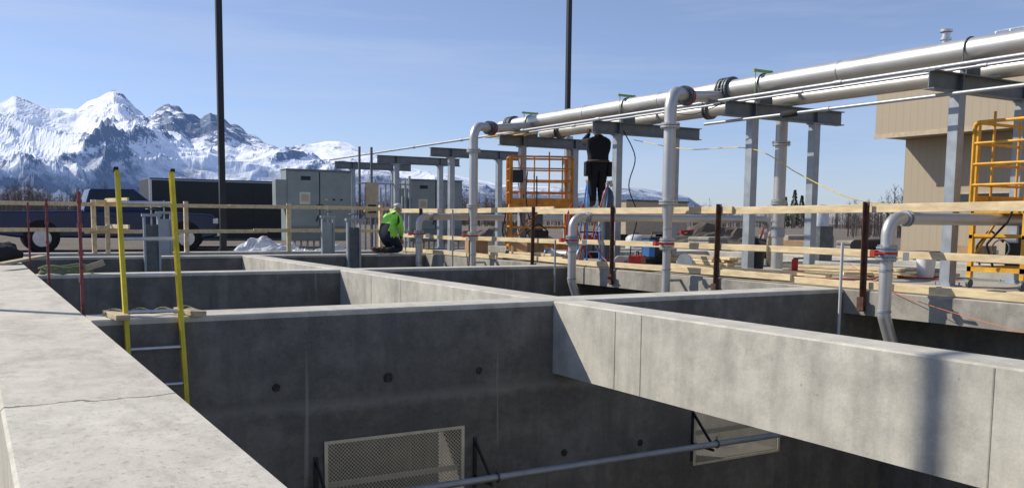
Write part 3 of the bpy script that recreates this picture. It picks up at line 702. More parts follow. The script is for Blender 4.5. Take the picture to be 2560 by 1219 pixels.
def mf(c):
    if c.x < -.32 and c.z < .2: return 4
    if c.z > .90 and c.x > .14: return 2
    if c.x > .18 and .3 < c.z < .46 and abs(c.y) < .2: return 2
    if abs(c.y) < .14 and .50 < c.z < .70: return 1
    if abs(abs(c.y)-.09) < .025 and c.z > .68: return 1
    if c.z > .50: return 0
    if abs(c.y) > .18 and c.z > .40: return 0
    return 1
def ex(mb):
    hand(mb, (.21,.12,.38), (.6,-.3,-.8), (.2,1,0), 2); hand(mb, (.21,-.12,.36), (.6,.2,-.8), (.2,-1,0), 2)
    head(mb, (.21,0,1.03), (.8,0,-.75), 2)
    for y in (.14,-.14): mb.path([(-.24,y,.10),(-.34,y,.075),(-.42,y,.10),(-.44,y,.15)], [.058,.06,.052,.037], 10, 4)
pb = grow('body', J, E, [M['hiviz'], M['navy'], M['skin'], M['blk'], M['boot']], mf, t, ex)
capm = MB(); capm.ball((0,0,0), .108,.108,.10, 16); capm.v = [v if v[2] > -.03 else (v[0],v[1],-.03) for v in capm.v]
capm.path([(.07,0,-.014),(.12,0,-.022),(.155,0,-.03)], [.06,.05,.02], 10)
co = capm.build('hard_hat', M['hat'], t); co.location = (.215,0,1.07); co.rotation_euler = (0,R(38),0)
wp = V((11.76, 16.28, 1.16))
t = thing('person', 'worker in dark clothes and tool belt standing on the blue ladder, head against the crossbeam', 'person', tuple(wp), R(-20))
J = {'pel':((0,0,.93),(.21,.17)),'sp':((0,.02,1.12),(.23,.17)),'ch':((0,.03,1.32),(.27,.19)),'nk':((0,.05,1.47),.08),'hd':((0,.07,1.53),.07),
     'shl':((-.20,.04,1.38),.115),'shr':((.20,.04,1.38),.115),'ell':((-.27,.24,1.40),.08),'elr':((.27,.23,1.38),.08),'wrl':((-.10,.38,1.60),.045),'wrr':((.12,.38,1.58),.045),
     'hil':((-.10,0,.86),.15),'hir':((.10,0,.86),.15),'knl':((-.10,.05,.47),.105),'knr':((.10,.07,.50),.105),'anl':((-.10,0,.09),.078),'anr':((.10,.0,.09),.078),
     'tol':((-.11,.16,.045),.05),'tor':((.11,.16,.045),.05)}
def mf2(c):
    if c.z < .13: return 3
    if c.z < .95: return 1
    if c.z > 1.54 and abs(c.x) < .08 and c.y < .16: return 2
    return 0
def ex2(mb):
    hand(mb, (-.10,.38,1.60), (.1,.4,.8), (1,0,-.2), 4); hand(mb, (.12,.38,1.58), (-.1,.4,.8), (-1,0,-.2), 4); head(mb, (0,.12,1.60), (0,1,.1), 2)
grow('body', J, E, [M['dcloth'], M['dcloth'], M['skin'], M['boot'], M['boot']], mf2, t, ex2)
tb = MB(); tb.path([(.225*math.cos(k*math.pi/10),.185*math.sin(k*math.pi/10),.98) for k in range(20)],.028,8,closed=True)
tb.build('belt', M['boot'], t)
for sx in (-1,1): MB().box(sx*.25-.055,sx*.25+.055,-.14,.06,.66,.97).build('tool_pouch', M['dcloth'], t, bev=.02)
hh = MB(); hh.ball((0,0,0),.115,.13,.105,16); hh.v = [v if v[2] > -.05 else (v[0],v[1],-.05) for v in hh.v]
ho = hh.build('hard_hat', M['blk'], t); ho.location = (0,.11,1.65)
t = thing('step_ladder', 'blue fibreglass step ladder under the raised worker', 'ladder', (11.76,16.38,.002), R(-20))
for sx in (-1,1):
    MB().bar((sx*.27,-.42,0),(sx*.16,0,1.70),.025,.07,up=(0,1,0)).build('front_rail', M['bluep'], t)
    MB().bar((sx*.27,.5,0),(sx*.16,.06,1.70),.02,.05,up=(0,1,0)).build('rear_rail', M['bluep'], t)
for k in range(5):
    z = .22+.235*k; w = .27-.11*z/1.70; y = -.42+.42*z/1.70; MB().box(-w,w,y-.04,y+.05,z-.02,z).build('step', M['alu'], t)
MB().box(-.18,.18,-.06,.12,1.701,1.75).build('top_cap', M['org'], t)
t = thing('gas_cylinder', 'tall dark grey gas cylinder standing beside the step ladder', 'gas cylinder', (11.35,15.35,.002))
MB().path([(0,0,0),(0,0,1.36),(0,0,1.46),(0,0,1.52),(0,0,1.55)],[.125,.125,.10,.055,.04],22).build('cylinder_body', M['gas'], t)
MB().tube((0,0,1.55),(0,0,1.66),.022,n=10).tube((-.06,0,1.62),(.06,0,1.62),.016,n=8).tube((0,0,1.66),(0,0,1.68),.04,n=10).build('valve', M['cond'], t)
MB().tube((.09,0,1.60),(.09,.03,1.60),.04,n=12).build('gauge', M['tan'], t); MB().tube((.06,-.02,1.66),(.06,.01,1.66),.035,n=12).build('gauge', M['tan'], t)
# hoses
def cord(label, pts, r, m, cat='hose', name='hose'):
    P = [V(p) for p in pts]; out = []
    for i in range(len(P)-1):
        p0 = P[max(i-1,0)]; p1 = P[i]; p2 = P[i+1]; p3 = P[min(i+2,len(P)-1)]
        for k in range(6):
            u = k/6; out.append(.5*((2*p1)+(p2-p0)*u+(2*p0-5*p1+4*p2-p3)*u*u+(3*p1-p0-3*p2+p3)*u**3))
    out.append(P[-1]); return tag(MB().path(out, r, 7).build(name, m), label, cat)
cord('red gas hose looped down beside the gas cylinder', [(11.3,15.3,1.6),(11.0,15.1,1.2),(10.9,15.2,.6),(11.05,15.0,.1),(10.8,14.3,.03),(11.1,13.7,.03),(10.8,13.0,.03)], .014, M['red'])
cord('red hose hanging in loops over the fence rail by the gas cylinder', [(10.12,15.0,.2),(10.15,14.9,1.0),(10.1,14.8,1.18),(9.95,14.75,.95),(9.93,14.7,.4),(10.12,14.6,.1),(10.2,14.5,.8),(10.1,14.45,1.16),(9.94,14.4,.7),(10.15,14.2,.16)], .014, M['red'])
cord('blue gas hose looped down beside the gas cylinder', [(11.3,15.3,1.6),(11.05,15.0,1.1),(10.85,15.1,.5),(10.95,14.9,.1),(10.7,14.6,.03),(10.9,14.0,.03)], .012, M['bluep'])
cord('black cable hanging from the third frame by the worker', [(11.9,15.6,2.75),(12.15,15.5,2.2),(12.0,15.5,1.6),(12.2,15.45,1.0),(12.1,15.5,.4),(12,15.4,.02)], .012, M['rub'], 'cable','cable')
cord('black cable coiled at the foot of the fourth frame', [(11.8,19.4,1.5),(11.6,19.2,.9),(11.7,18.9,.4),(11.5,18.6,.03),(11.2,18.9,.03),(11.3,18.2,.03)], .014, M['rub'], 'cable','cable')
cord('black hose hanging in a loop from the orange lift cage', [(11.4,18.6,2.0),(11.25,18.4,1.4),(11.3,18.3,.9),(11.5,18.35,1.2),(11.6,18.5,1.9)], .016, M['rub'])
a, b_, c_ = on(1585,350,Y=15.6), on(1880,372,Y=11.8), on(2145,500,Y=9.5)
cord('yellow cord slung from frame to frame under the crossbeams', [a, (a+b_)/2+V((0,0,-.1)), b_, (b_+c_)/2+V((0,0,-.04)), c_, c_+V((.5,-1.2,-.15))], .008, M['yrope'], 'cord','cord')
cord('orange cord hanging from the fence across the channel at the right', [(10.1,8.3,.35),(10.0,7.6,.05),(9.9,7.0,-.08),(9.6,6.0,-.2),(9.2,5.0,-.25),(9.0,4.2,-.2)], .004, M['ored'], 'cord','cord')
cord('red hose lying on the deck beyond the fence', [(10.5,13,.03),(11,12.2,.03),(10.7,11.4,.03),(11.4,10.6,.03),(11,9.8,.03),(11.7,9.2,.03),(12.6,9.6,.03),(13,8.6,.03)], .013, M['red'])
cord('bare wire drooping under the big pipe left of the second frame', [(11.35,13.5,2.9),(11.3,12.8,2.78),(11.35,12.1,2.9)], .008, M['rub'], 'cable','cable')
# ------------------------------------------------------------ lumber & clutter on the deck
lb = [((10.25,6.5),(10.35,11.2),.03),((10.45,9.0),(10.42,13.6),.03),((10.22,12.5),(10.28,17.0),.03),((10.5,15.2),(10.4,19.4),.03),((10.36,8.8),(10.28,12.2),.115),((10.7,5.0),(10.6,8.5),.03),((10.3,17.6),(10.35,21.8),.03),((13.9,9.2),(12.2,10.1),.03),((13.6,13.2),(12.0,13.9),.03)]
lbl = ['pine plank lying on the deck behind the fence at the right','pine plank on the deck between the tall drop pipe and the right fence post','pine plank on the deck behind the middle rusty posts','pine plank on the deck behind the gas cylinder side of the fence','pine plank lying on top of the others behind the fence','pine plank on the deck at the lower right edge','pine plank on the deck nearest the kneeling worker','pine plank lying crosswise on the deck by the second frame','pine plank lying crosswise on the deck before the third frame']
for k, (a, b_, z) in enumerate(lb):
    tag(MB().bar((a[0],a[1],z+.02),(b_[0],b_[1],z+.02+.01*k/7),.14,.05).build('plank', M['wood'], bev=.004), lbl[k], 'plank', 'loose planks behind the fence')
for k, (x0, dz) in enumerate(((11.3,.0),(11.62,.0))):
    tag(MB().box(x0,x0+.22,18.9,20.6,ZC+.253,ZC+.295).build('plank', M['wood']), ['outer','inner'][k]+' plank laid on the crossbeam above the orange lift', 'plank')
rd = random.Random(5)
for (cx, cy, rz, nl, where) in ((12.7,10.4,.2,3,'between the nearest and second frames'),(12.5,13.9,-.15,4,'between the second and third frames'),(10.9,17.2,.05,3,'left of the step ladder')):
    for lay in range(nl):
        for j in range(3):
            dx = (j-1)*.16+rd.uniform(-.01,.01); L_ = rd.uniform(.8,1.1)
            d = V((-math.sin(rz), math.cos(rz), 0)); s_ = V((math.cos(rz), math.sin(rz), 0)); c = V((cx,cy,.03+.052*lay))+s_*dx+d*rd.uniform(-.12,.12)
            tag(MB().bar(c-d*L_, c+d*L_, .14, .045).build('board', M['wood'] if (j+lay) % 3 else M['wood2'], bev=.003), 'pine board in the lumber stack on the deck '+where, 'board', 'boards stacked on the deck '+where)
def fitting(x, y, rz, label, kind):
    t = thing('pipe_fitting', label, 'pipe fitting', (x,y,.002), rz, 'pipe fittings lying on the deck')
    if kind == 0:
        MB().path(fillet([(-.25,0,.1),(.1,0,.1),(.1,.3,.1)],.14),.09,16).build('elbow', M['stain'], t); MB().tube((-.27,0,.15),(-.24,0,.15),.15,n=18,sm=False).build('flange', M['galv'], t)
    elif kind == 1:
        MB().tube((-.4,0,.14),(.4,0,.14),.10,n=16).build('pipe_spool', M['stain'], t)
        for x_ in (-.41,.41): MB().tube((x_-.012,0,.15),(x_+.012,0,.15),.15,n=18,sm=False).build('flange', M['galv'], t)
    else:
        MB().tube((0,0,0),(0,0,.12),.15,n=18,sm=False).tube((0,0,.12),(0,0,.3),.05,n=12).build('valve_body', M['red'], t); MB().box(-.02,.22,-.02,.02,.3,.325).build('lever', M['blk'], t)
fitting(11.2,12.6,.4,'steel elbow fitting lying on the deck beside the tall drop pipe',0)
fitting(11.1,10.1,.2,'red valve standing on the deck between the right fence posts',2)
fitting(11.0,16.4,2.0,'flanged pipe spool lying on the deck left of the gas cylinder',1)
fitting(11.2,14.6,2.6,'steel elbow fitting lying on the deck in front of the gas cylinder',0)
t = thing('welding_machine', 'small blue and black welding machine on the deck behind the middle fence post', 'welding machine', (12.3,14.9,.002), .3)
MB().box(-.3,.3,-.18,.18,.08,.55).build('machine_body', M['blk'], t, bev=.02); MB().box(-.305,-.301,-.15,.15,.15,.5).build('front_panel', M['bluep'], t)
for sx in (-.2,.2): MB().tube((sx,-.2,.08),(sx,.2,.08),.08,n=14,sm=False).build('wheel', M['rub'], t)
MB().path([(-.2,0,.55),(-.2,0,.64),(.2,0,.64),(.2,0,.55)],.014,6).build('handle', M['blk'], t)
t = thing('generator', 'black framed generator on the deck right of the orange lift', 'generator', (12.9,17.9,.002), .2)
for sy in (-.25,.25): MB().path(fillet([(-.35,sy,.05),(-.35,sy,.6),(.35,sy,.6),(.35,sy,.05)],.08),.02,8).build('frame_tube', M['blk'], t)
MB().box(-.28,.28,-.2,.2,.08,.36).build('engine', M['dgalv'], t, bev=.03); MB().box(-.25,.25,-.2,.2,.38,.54).build('fuel_tank', M['red'], t, bev=.04)
for sx in (-.3,.3): MB().tube((sx,-.27,.08),(sx,.27,.08),.08,n=14,sm=False).build('wheel', M['rub'], t)
for (x, y, m, l) in ((12.2,12.0,'blk','black bucket on the deck left of the thick riser'),(11.6,17.5,'org','orange bucket on the deck before the orange lift'),(13.2,9.3,'white','white bucket on the deck near the crosswise plank')):
    t = thing('bucket', l, 'bucket', (x,y,.002)); MB().path([(0,0,0),(0,0,.34)],[.12,.15],20).build('bucket_body', M[m], t)
    MB().path([(.15*math.cos(k*math.pi/10),.15*math.sin(k*math.pi/10),.335) for k in range(20)],.011,6,closed=True).build('rim', M[m], t)
t = thing('cable_spool', 'wooden cable spool on the deck beyond the second frame', 'cable spool', (13.7,13.4,.002), .6)
for sy in (-.22,.2): MB().tube((0,sy,.35),(0,sy+.03,.35),.35,n=26,sm=False).build('spool_flange', M['wood2'], t)
MB().tube((0,-.19,.35),(0,.2,.35),.2,n=20).build('wound_cable', M['rub'], t)
def cbox(x,y,sx,sy,sz,rz,label,m='card'):
    t = thing('cardboard_box', label, 'box', (x,y,.004), rz)
    MB().box(-sx/2,sx/2,-sy/2,sy/2,0,sz).build('box_body', M[m], t, bev=.004)
    MB().add([(-sx/2,-sy/2,sz+.002),(sx/2,-sy/2,sz+.002),(sx/2+.02,-sy/2-.16,sz+.07),(-sx/2,-sy/2-.16,sz+.05)],[(0,1,2,3)]).build('flap', M[m], t)
cbox(11.0,17.9,.6,.5,.42,.3,'brown cardboard box on the deck in front of the orange lift')
cbox(11.3,20.9,.5,.4,.35,-.2,'smaller cardboard box behind the far drop pipe')
p = on(1642,655,Z=0)
t = thing('jerry_can', 'yellow plastic can on the deck left of the tall drop pipe', 'can', tuple(p), .4)
MB().box(-.14,.14,-.1,.1,0,.36).build('can_body', M['yel'], t, bev=.03); MB().tube((.08,0,.36),(.08,0,.42),.03,n=10).build('cap', M['blk'], t); MB().path([(-.1,0,.35),(-.08,0,.43),(.02,0,.43),(.03,0,.35)],.014,6).build('handle', M['yel'], t)
t = thing('tool_box', 'red tool box on the deck left of the yellow can', 'tool box', (11.0,13.9,.002), .7)
MB().box(-.25,.25,-.12,.12,0,.22).build('box_body', M['red'], t, bev=.015); MB().path([(-.12,0,.22),(-.1,0,.29),(.1,0,.29),(.12,0,.22)],.012,6).build('handle', M['blk'], t)
def aframe(px, py, label, h=.85, z=0):
    p = on(px, py, Z=z); t = thing('step_ladder', label, 'ladder', tuple(p), .5)
    for sx in (-1,1):
        MB().bar((sx*.22,-.25,0),(sx*.14,0,h),.03,.06,up=(0,1,0)).build('front_rail', M['red'], t); MB().bar((sx*.22,.25,0),(sx*.14,0,h),.03,.04,up=(0,1,0)).build('rear_rail', M['red'], t)
    for k in range(1,4): z_ = h*k/4; MB().box(-.2+.02*k,.2-.02*k,-.25+.25*z_/h-.04,-.25+.25*z_/h+.04,z_-.015,z_).build('step', M['alu'], t)
    MB().box(-.17,.17,-.07,.07,h+.001,h+.04).build('top_cap', M['red'], t)
aframe(1915, 655, 'red step ladder standing beyond the rack in front of the wrapped bundle')
def pile(name, label, cat, x, y, rx, ry, h, m, seed, z=-.15, crumple=False):
    mb = MB(); n = 40 if crumple else 22; vs = []
    for i in range(n+1):
        for j in range(n+1):
            a, b_ = i/n*2-1, j/n*2-1; d = max(0, 1-math.hypot(a, b_)**1.6)
            q = V((a*3+seed, b_*3, seed)); hh_ = h*d*(.55+.9*abs(noise.noise(q)))+.22*h*noise.noise(q*4)*d
            if crumple: hh_ = h*d**.6*(.42+.8*noise.noise(V((a*1.6+seed,b_*1.5,seed)))+.30*(1-2*abs(noise.noise(q*.9)))+.12*(1-2*abs(noise.noise(q*2.2))))
            vs.append((a*rx, b_*ry, max(-.02, hh_)))
    fs = []
    for i in range(n):
        for j in range(n):
            a, b_, c, d_ = i*(n+1)+j, (i+1)*(n+1)+j, (i+1)*(n+1)+j+1, i*(n+1)+j+1
            fs += [(a,b_,c),(a,c,d_)]
    mb.add(vs, fs, 0, crumple); return tag(mb.build(name, m, loc=(x,y,z)), label, cat)
q = on(668, 625, Y=24.6); pile('plastic_sheet', 'crumpled white plastic sheeting on the ground left of the slide gates', 'plastic sheet', q.x, 24.8, .95,.5,.50, M['tarp'], 2, -.15, True)
q = on(745, 625, Y=24.6); pile('plastic_sheet', 'small heap of plastic sheeting behind the wooden fence post', 'plastic sheet', q.x, 24.7, .4,.4,.34, M['tarp'], 5, -.15, True)
q = on(835, 625, Y=24.6); pile('plastic_sheet', 'low heap of plastic sheeting between the two right slide gates', 'plastic sheet', q.x, 24.7, .6,.4,.34, M['tarp'], 9, -.15, True)
for (px, Y, rx, h, l, m) in ((1250,34,3.2,.9,'low dirt heap behind the far cabinet','ground'),(1080,33,2.5,.6,'dirt heap between the cabinet and the drop pipe','ground'),(1780,30,5.0,.9,'long low dirt bank behind the pipe rack','ground')):
    q = on(px, 590, Y=Y); pile('dirt_pile', l, 'dirt pile', q.x, Y, rx, 1.6, h, M[m], px*.01)
t = thing('wrapped_bundle', 'white wrapped bundle standing on a stand beyond the rack', 'bundle', (17.3, 15.02, .002))
MB().box(-.22,.22,-.2,.2,0,.8).build('stand', M['dgalv'], t); MB().path([(0,0,.8),(0,0,1.15),(0,0,1.2),(0,0,1.3)],[.2,.19,.14,.13],12).build('wrapping', M['tarp'], t)
p = on(1590, 590, Y=25.5)
t = thing('water_tank', 'small white plastic tank on the gravel behind the gas cylinder', 'tank', (p.x, 25.5, -.15))
MB().path([(0,0,0),(0,0,.45),(0,0,.55),(0,0,.58)],[.36,.36,.26,.12],22).build('tank_body', M['pvc'], t); MB().tube((0,0,.58),(0,0,.63),.1,n=14).build('cap', M['blk'], t)
p = on(1610, 505, Y=40)
t = thing('site_container', 'low tan site container far behind the rack', 'container', (p.x, 40, -.15), .2)
MB().box(-2.6,2.6,-1,1,.35,2.1).build('container_body', M['tan'], t, bev=.03)
MB().box(-2.65,2.65,-1.05,1.05,2.101,2.18).build('roof', M['dgalv'], t)
for x in (-1.6,.2): MB().box(x,x+.9,-1.02,-1.001,1.1,1.7).build('window', M['glass'], t)
for x in (-2.2,2.2): MB().box(x-.15,x+.15,-.8,.8,0,.349).build('skid', M['rub'], t)
q = on(1740, 600, Y=30); t = thing('steel_frame', 'red steel frame lying on the gravel left of the thick riser', 'frame', (q.x,30,-.13))
MB().bar((-.9,0,.6),(.9,0,.7),.1,.1).build('top_bar', M['red'], t)
for sx in (-1,1): MB().bar((sx*.8,-.4,0),(sx*.75,0,.62),.06,.06).bar((sx*.8,.4,0),(sx*.75,0,.62),.06,.06).build('leg', M['red'], t)
q = on(2142, 590, Y=16)
tag(MB().path([(0,0,.3),(2.5,1.2,.3)],.16,20,cap=True).build('drain_pipe', M['rub'], loc=(q.x,16,.0)), 'short black plastic pipe lying beyond the rack', 'pipe')
rd = random.Random(21)
for k in range(9):
    t = thing('pallet', ['first','second','third','fourth','fifth','sixth','seventh','eighth','ninth'][k]+' pallet of material in the row beyond the far tank, counted from the left', 'pallet', (20.9+k*.15+rd.uniform(-.3,.3),22.5-k*1.75,-.13), rd.uniform(-.3,.3), 'pallets stored beyond the far tank')
    MB().box(-.55,.55,-.5,.5,0,.12).build('pallet_base', M['wood2'], t)
    kind = k % 3
    if kind == 0:
        for j in range(3): MB().box(-.5,.5,-.45,.45,.125+.14*j,.255+.14*j).build('sack', M['slab'], t, bev=.05)
    elif kind == 1:
        for j in range(4): MB().tube((-.55,-.3+.2*j,.22),(.55,-.3+.2*j,.22),.09,n=14).build('pipe_section', M['galv'] if j % 2 else M['rust'], t)
    else:
        MB().box(-.4,.3,-.4,.3,.125,.5).build('carton', M['card'], t, bev=.01); MB().box(.32,.52,-.3,.3,.125,.4).build('carton', M['white'], t, bev=.01)
# ------------------------------------------------------------ vehicles
tY = 29.0
xr, xf = on(105,600,Y=tY).x, on(465,600,Y=tY).x
t = thing('pickup_truck', 'dark blue pickup truck parked behind the fence at the left', 'pickup truck', ((xr+xf)/2, tY+.95, -.15))
wb = (xf-xr)/2
body = MB().prism([(-wb-1.15,.48),(-wb-1.2,1.12),(-.85,1.16),(1.05,1.18),(wb+.75,1.10),(wb+.92,.98),(wb+.95,.45),(wb+.5,.36),(-wb-.6,.40)],'y',-.95,.95).build('body', M['blue'], t, bev=.05)
cab_ = MB()
b0 = [(-.85,-.9,1.16),(1.3,-.9,1.16),(1.3,.9,1.16),(-.85,.9,1.16)]; t0 = [(-.65,-.72,1.80),(.55,-.72,1.82),(.55,.72,1.82),(-.65,.72,1.80)]
cab_.add(b0+t0, [(0,1,5,4),(1,2,6,5),(2,3,7,6),(3,0,4,7),(4,5,6,7),(0,3,2,1)]).build('cab', M['blue'], t, bev=.04)
def sidepanel(x0,x1,x2,x3,name='window'):
    def P(x, k): return (x, -.9+.18*k-.012, 1.16+.65*k)
    MB().add([P(x0,.12),P(x1,.12),P(x2,.86),P(x3,.86)],[(0,1,2,3)]).build(name, M['glass'], t)
sidepanel(-.68,.05,.0,-.58); sidepanel(.12,1.05,.50,.08)
MB().add([(1.26,-.78,1.24),(1.26,.78,1.24),(.62,.64,1.76),(.62,-.64,1.76)],[(0,1,2,3)]).build('windscreen', M['glass'], t)
for x in (-wb, wb):
    MB().tube((x,-.965,.42),(x,.965,.42),.47,n=28).build('wheel_arch', M['rub'], t)
    for y in (-.88,.88):
        w = MB().tube((x,y-.13,.38),(x,y+.13,.38),.38,n=26,sm=False).build('wheel', M['rub'], t)
        sgn = -1 if y < 0 else 1; rm = MB().tube((x,y+sgn*.131,.38),(x,y+sgn*.145,.38),.24,n=20)
        for k in range(6): rm.bar((x,y+sgn*.15,.38),(x+.22*math.cos(k*math.pi/3),y+sgn*.15,.38+.22*math.sin(k*math.pi/3)),.012,.05,up=(0,1,0))
        rm.build('rim', M['alu'], w)
for y in (-.8,.8):
    MB().box(wb+.80,wb+.965,y-.155,y+.155,.82,.98).build('headlight', M['white'], t, bev=.02)
    MB().box(-wb-1.215,-wb-1.1,y-.1,y+.1,.75,1.05).build('tail_light', M['red'], t)
MB().box(wb+.86,wb+.975,-.6,.6,.72,.98).build('grille', M['alu'], t); MB().box(wb+.8,wb+1.05,-.93,.93,.42,.62).build('front_bumper', M['alu'], t, bev=.03)
MB().box(-wb-1.3,-wb-1.15,-.9,.9,.45,.62).build('rear_bumper', M['alu'], t, bev=.03)
for x in (-.02,1.0): MB().box(x-.12,x,-.985,-.951,1.0,1.03).build('door_handle', M['blk'], t)
for x in (-.86,.085,1.1): MB().box(x-.006,x+.006,-.956,-.950,.5,1.12).build('door_seam', M['blk'], t)
m_ = MB().box(.98,1.12,-1.15,-.97,1.18,1.36).build('mirror', M['blk'], t, bev=.02)
tx0, tx1 = on(375,500,Y=32).x, on(712,500,Y=32).x
t = thing('cargo_trailer', 'black enclosed cargo trailer parked behind the pickup', 'trailer', (tx0, 32, -.15))
L = tx1-tx0
MB().box(0,L,0,2.1,.22,2.28).build('trailer_body', M['blk'], t, bev=.04)
MB().box(-.01,L+.01,-.012,-.002,2.2,2.24).build('roof_trim', M['galv'], t)
MB().box(-.02,.06,-.02,.04,.3,2.22).build('corner_trim', M['alu'], t)
MB().box(.02,L-.02,-.014,-.002,.23,.30).build('lower_trim', M['dgalv'], t)
for x in (L*.10,L*.10+.85):
    w = MB().tube((x,-.05,.36),(x,.2,.36),.36,n=24,sm=False).build('wheel', M['rub'], t); MB().tube((x,-.06,.36),(x,-.052,.36),.2,n=16).build('rim', M['dgalv'], w)
MB().box(L*.10-.45,L*.10+1.3,-.06,.001,.74,.8).build('fender', M['blk'], t)
MB().box(L*.75,L*.75+.8,-.01,-.002,.5,2.05).build('side_door', M['blk'], t)
MB().bar((L,1.0,.5),(L+1.1,1.05,.45),.1,.08).build('hitch', M['blk'], t)
# ------------------------------------------------------------ building at the right
t = thing('metal_building', 'tan ribbed metal building with overhanging upper storey at the right', 'building', (30, 23.6, -.15))
MB().box(0,14,-45,0,4.3,7.0).build('upper_wall', M['side'], t)
MB().box(1.5,13.5,-44,-.25,0,4.29).build('lower_wall', M['side'], t)
MB().box(-.06,14.06,-45.06,.06,7.002,7.12).build('roof_edge', M['tan'], t)
MB().box(-.04,-.002,-45,.02,4.24,4.4).build('lower_trim', M['tan'], t)
f = MB().box(1.46,1.498,-5.0,-2.6,1.55,2.2).build('window', M['tan'], t); MB().box(1.45,1.459,-4.93,-2.67,1.6,2.15).build('pane', M['glass'], f)
ch_ = on(2365, 92, X=38); 
cz = ch_.z
v_ = MB().tube((8,ch_.y-23.6,7.0),(8,ch_.y-23.6,cz+.3),.18,n=16); v_.tube((8,ch_.y-23.6,cz+.35),(8,ch_.y-23.6,cz+.45),.27,n=16); v_.tube((8,ch_.y-23.6,cz+.0),(8,ch_.y-23.6,cz+.1),.24,n=16); v_.tube((8,ch_.y-23.6,cz+.2),(8,ch_.y-23.6,cz+.4),.1,n=8)
v_.build('roof_vent', M['alu'], t)
rp = on(2540, 66, X=36); k_ = MB(); zz = rp.z+.15
for i in range(5):
    k_.bar((6,rp.y-23.6-i*.6+1,7.1),(6.3,rp.y-23.6-i*.6+1,zz),.06,.06); 
k_.bar((6.3,rp.y-23.6+1,zz),(6.3,rp.y-23.6-1.6,zz),.06,.06).bar((6.2,rp.y-23.6+1,zz-.35),(6.2,rp.y-23.6-1.6,zz-.35),.06,.06)
k_.build('roof_ladder', M['galv'], t)
# ------------------------------------------------------------ mountains
prof = [(-1200,300),(-500,262),(-200,270),(-60,262),(0,257),(50,242),(90,250),(135,262),(200,263),(235,246),(265,231),(292,224),(315,240),(345,276),(375,295),(400,276),(430,264),(455,275),(480,294),(505,304),(515,292),(530,280),(545,292),(575,308),(620,332),(650,345),(700,377),(720,372),(760,358),(815,350),(850,353),(880,362),(930,385),(1000,412),(1100,428),(1180,442),(1250,458),(1350,462),(1450,468),(1600,470),(1680,478),(1720,490),(1745,508),(1800,530),(1850,545),(2400,545)]
def pr(x):
    for (a, ya), (b_, yb) in zip(prof, prof[1:]):
        if a <= x <= b_: return ya+(yb-ya)*(x-a)/(b_-a)
    return 545
def prs(x): return sum(pr(x+o) for o in range(-150,151,25))/13
NA, NR = 820, 140; mb = MB(); att = []
for i in range(NA):
    px = -900+2750*i/(NA-1)
    def te_(y):
        d = ray(px, y); return max(0, d.z/math.hypot(d.x, d.y))
    d = ray(px, 500); hd = math.hypot(d.x, d.y); ux, uy = d.x/hd, d.y/hd
    Rr = 5600+900*noise.noise(V((px*.0025,5,0))); H1 = te_(pr(px)+1)*Rr; H0 = te_(prs(px))*Rr
    second = max(0, 1-abs(px-510)/190.)
    for j in range(NR):
        s_ = 1.22*j/(NR-1); r = 2300+(Rr-2300)*s_; x_, y_ = ux*r, uy*r
        bl = min(1, max(0, (s_-.45)/.55)); bl = bl*bl*(3-2*bl); Hh = H0+(H1-H0)*bl
        if s_ <= 1: base = Hh*(.03+.97*s_**1.45)*(min(1, s_*6) if s_ < .17 else 1)
        else: base = Hh*(1-(s_-1)*2.2)
        e = min(1, 3.2*s_*(1-s_)) if s_ < 1 else 0
        e = max(e, .13 if s_ > .5 else 0)
        wx = noise.noise(V((x_*.0009,y_*.0009,9)))*350; wy = noise.noise(V((x_*.0009,y_*.0009,19)))*350
        q = V(((x_+wx)*.00098, (y_+wy)*.00098, .3)); rn = 0; am = .5; fr_ = 1; wt = 1; tot = 0
        for o_ in range(7):
            n_ = 1-min(1, abs(noise.noise(q*fr_+V((o_*7,0,0))))*2.0); n_ *= n_; n_ *= wt; wt = min(1, n_*1.6+.15)
            rn += n_*am; tot += am; am *= .54; fr_ *= 2.07
        rn /= tot
        jag = abs(noise.noise(V((x_*.010, y_*.010, 4))))*2-.4
        z = base+(rn-.38)*H0*.60*e+jag*H0*.014*(1 if s_ > .6 else .3)*(1+2.2*second)
        mb.v.append((x_, y_, H+max(-30, z) if s_ > .01 else -20))
        att.append(min(1.2, max(0, .20+.66*rn+.50*second*max(0,(s_-.5)*2.0)+.5*max(0, s_-.85))))
for i in range(NA-1):
    for j in range(NR-1):
        mb.f.append([i*NR+j,(i+1)*NR+j,(i+1)*NR+j+1,i*NR+j+1]); mb.m.append(0); mb.s.append(False)
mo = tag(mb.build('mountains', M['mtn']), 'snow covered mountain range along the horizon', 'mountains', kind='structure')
ra = mo.data.attributes.new('rockiness', 'FLOAT', 'POINT'); ra.data.foreach_set('value', att)
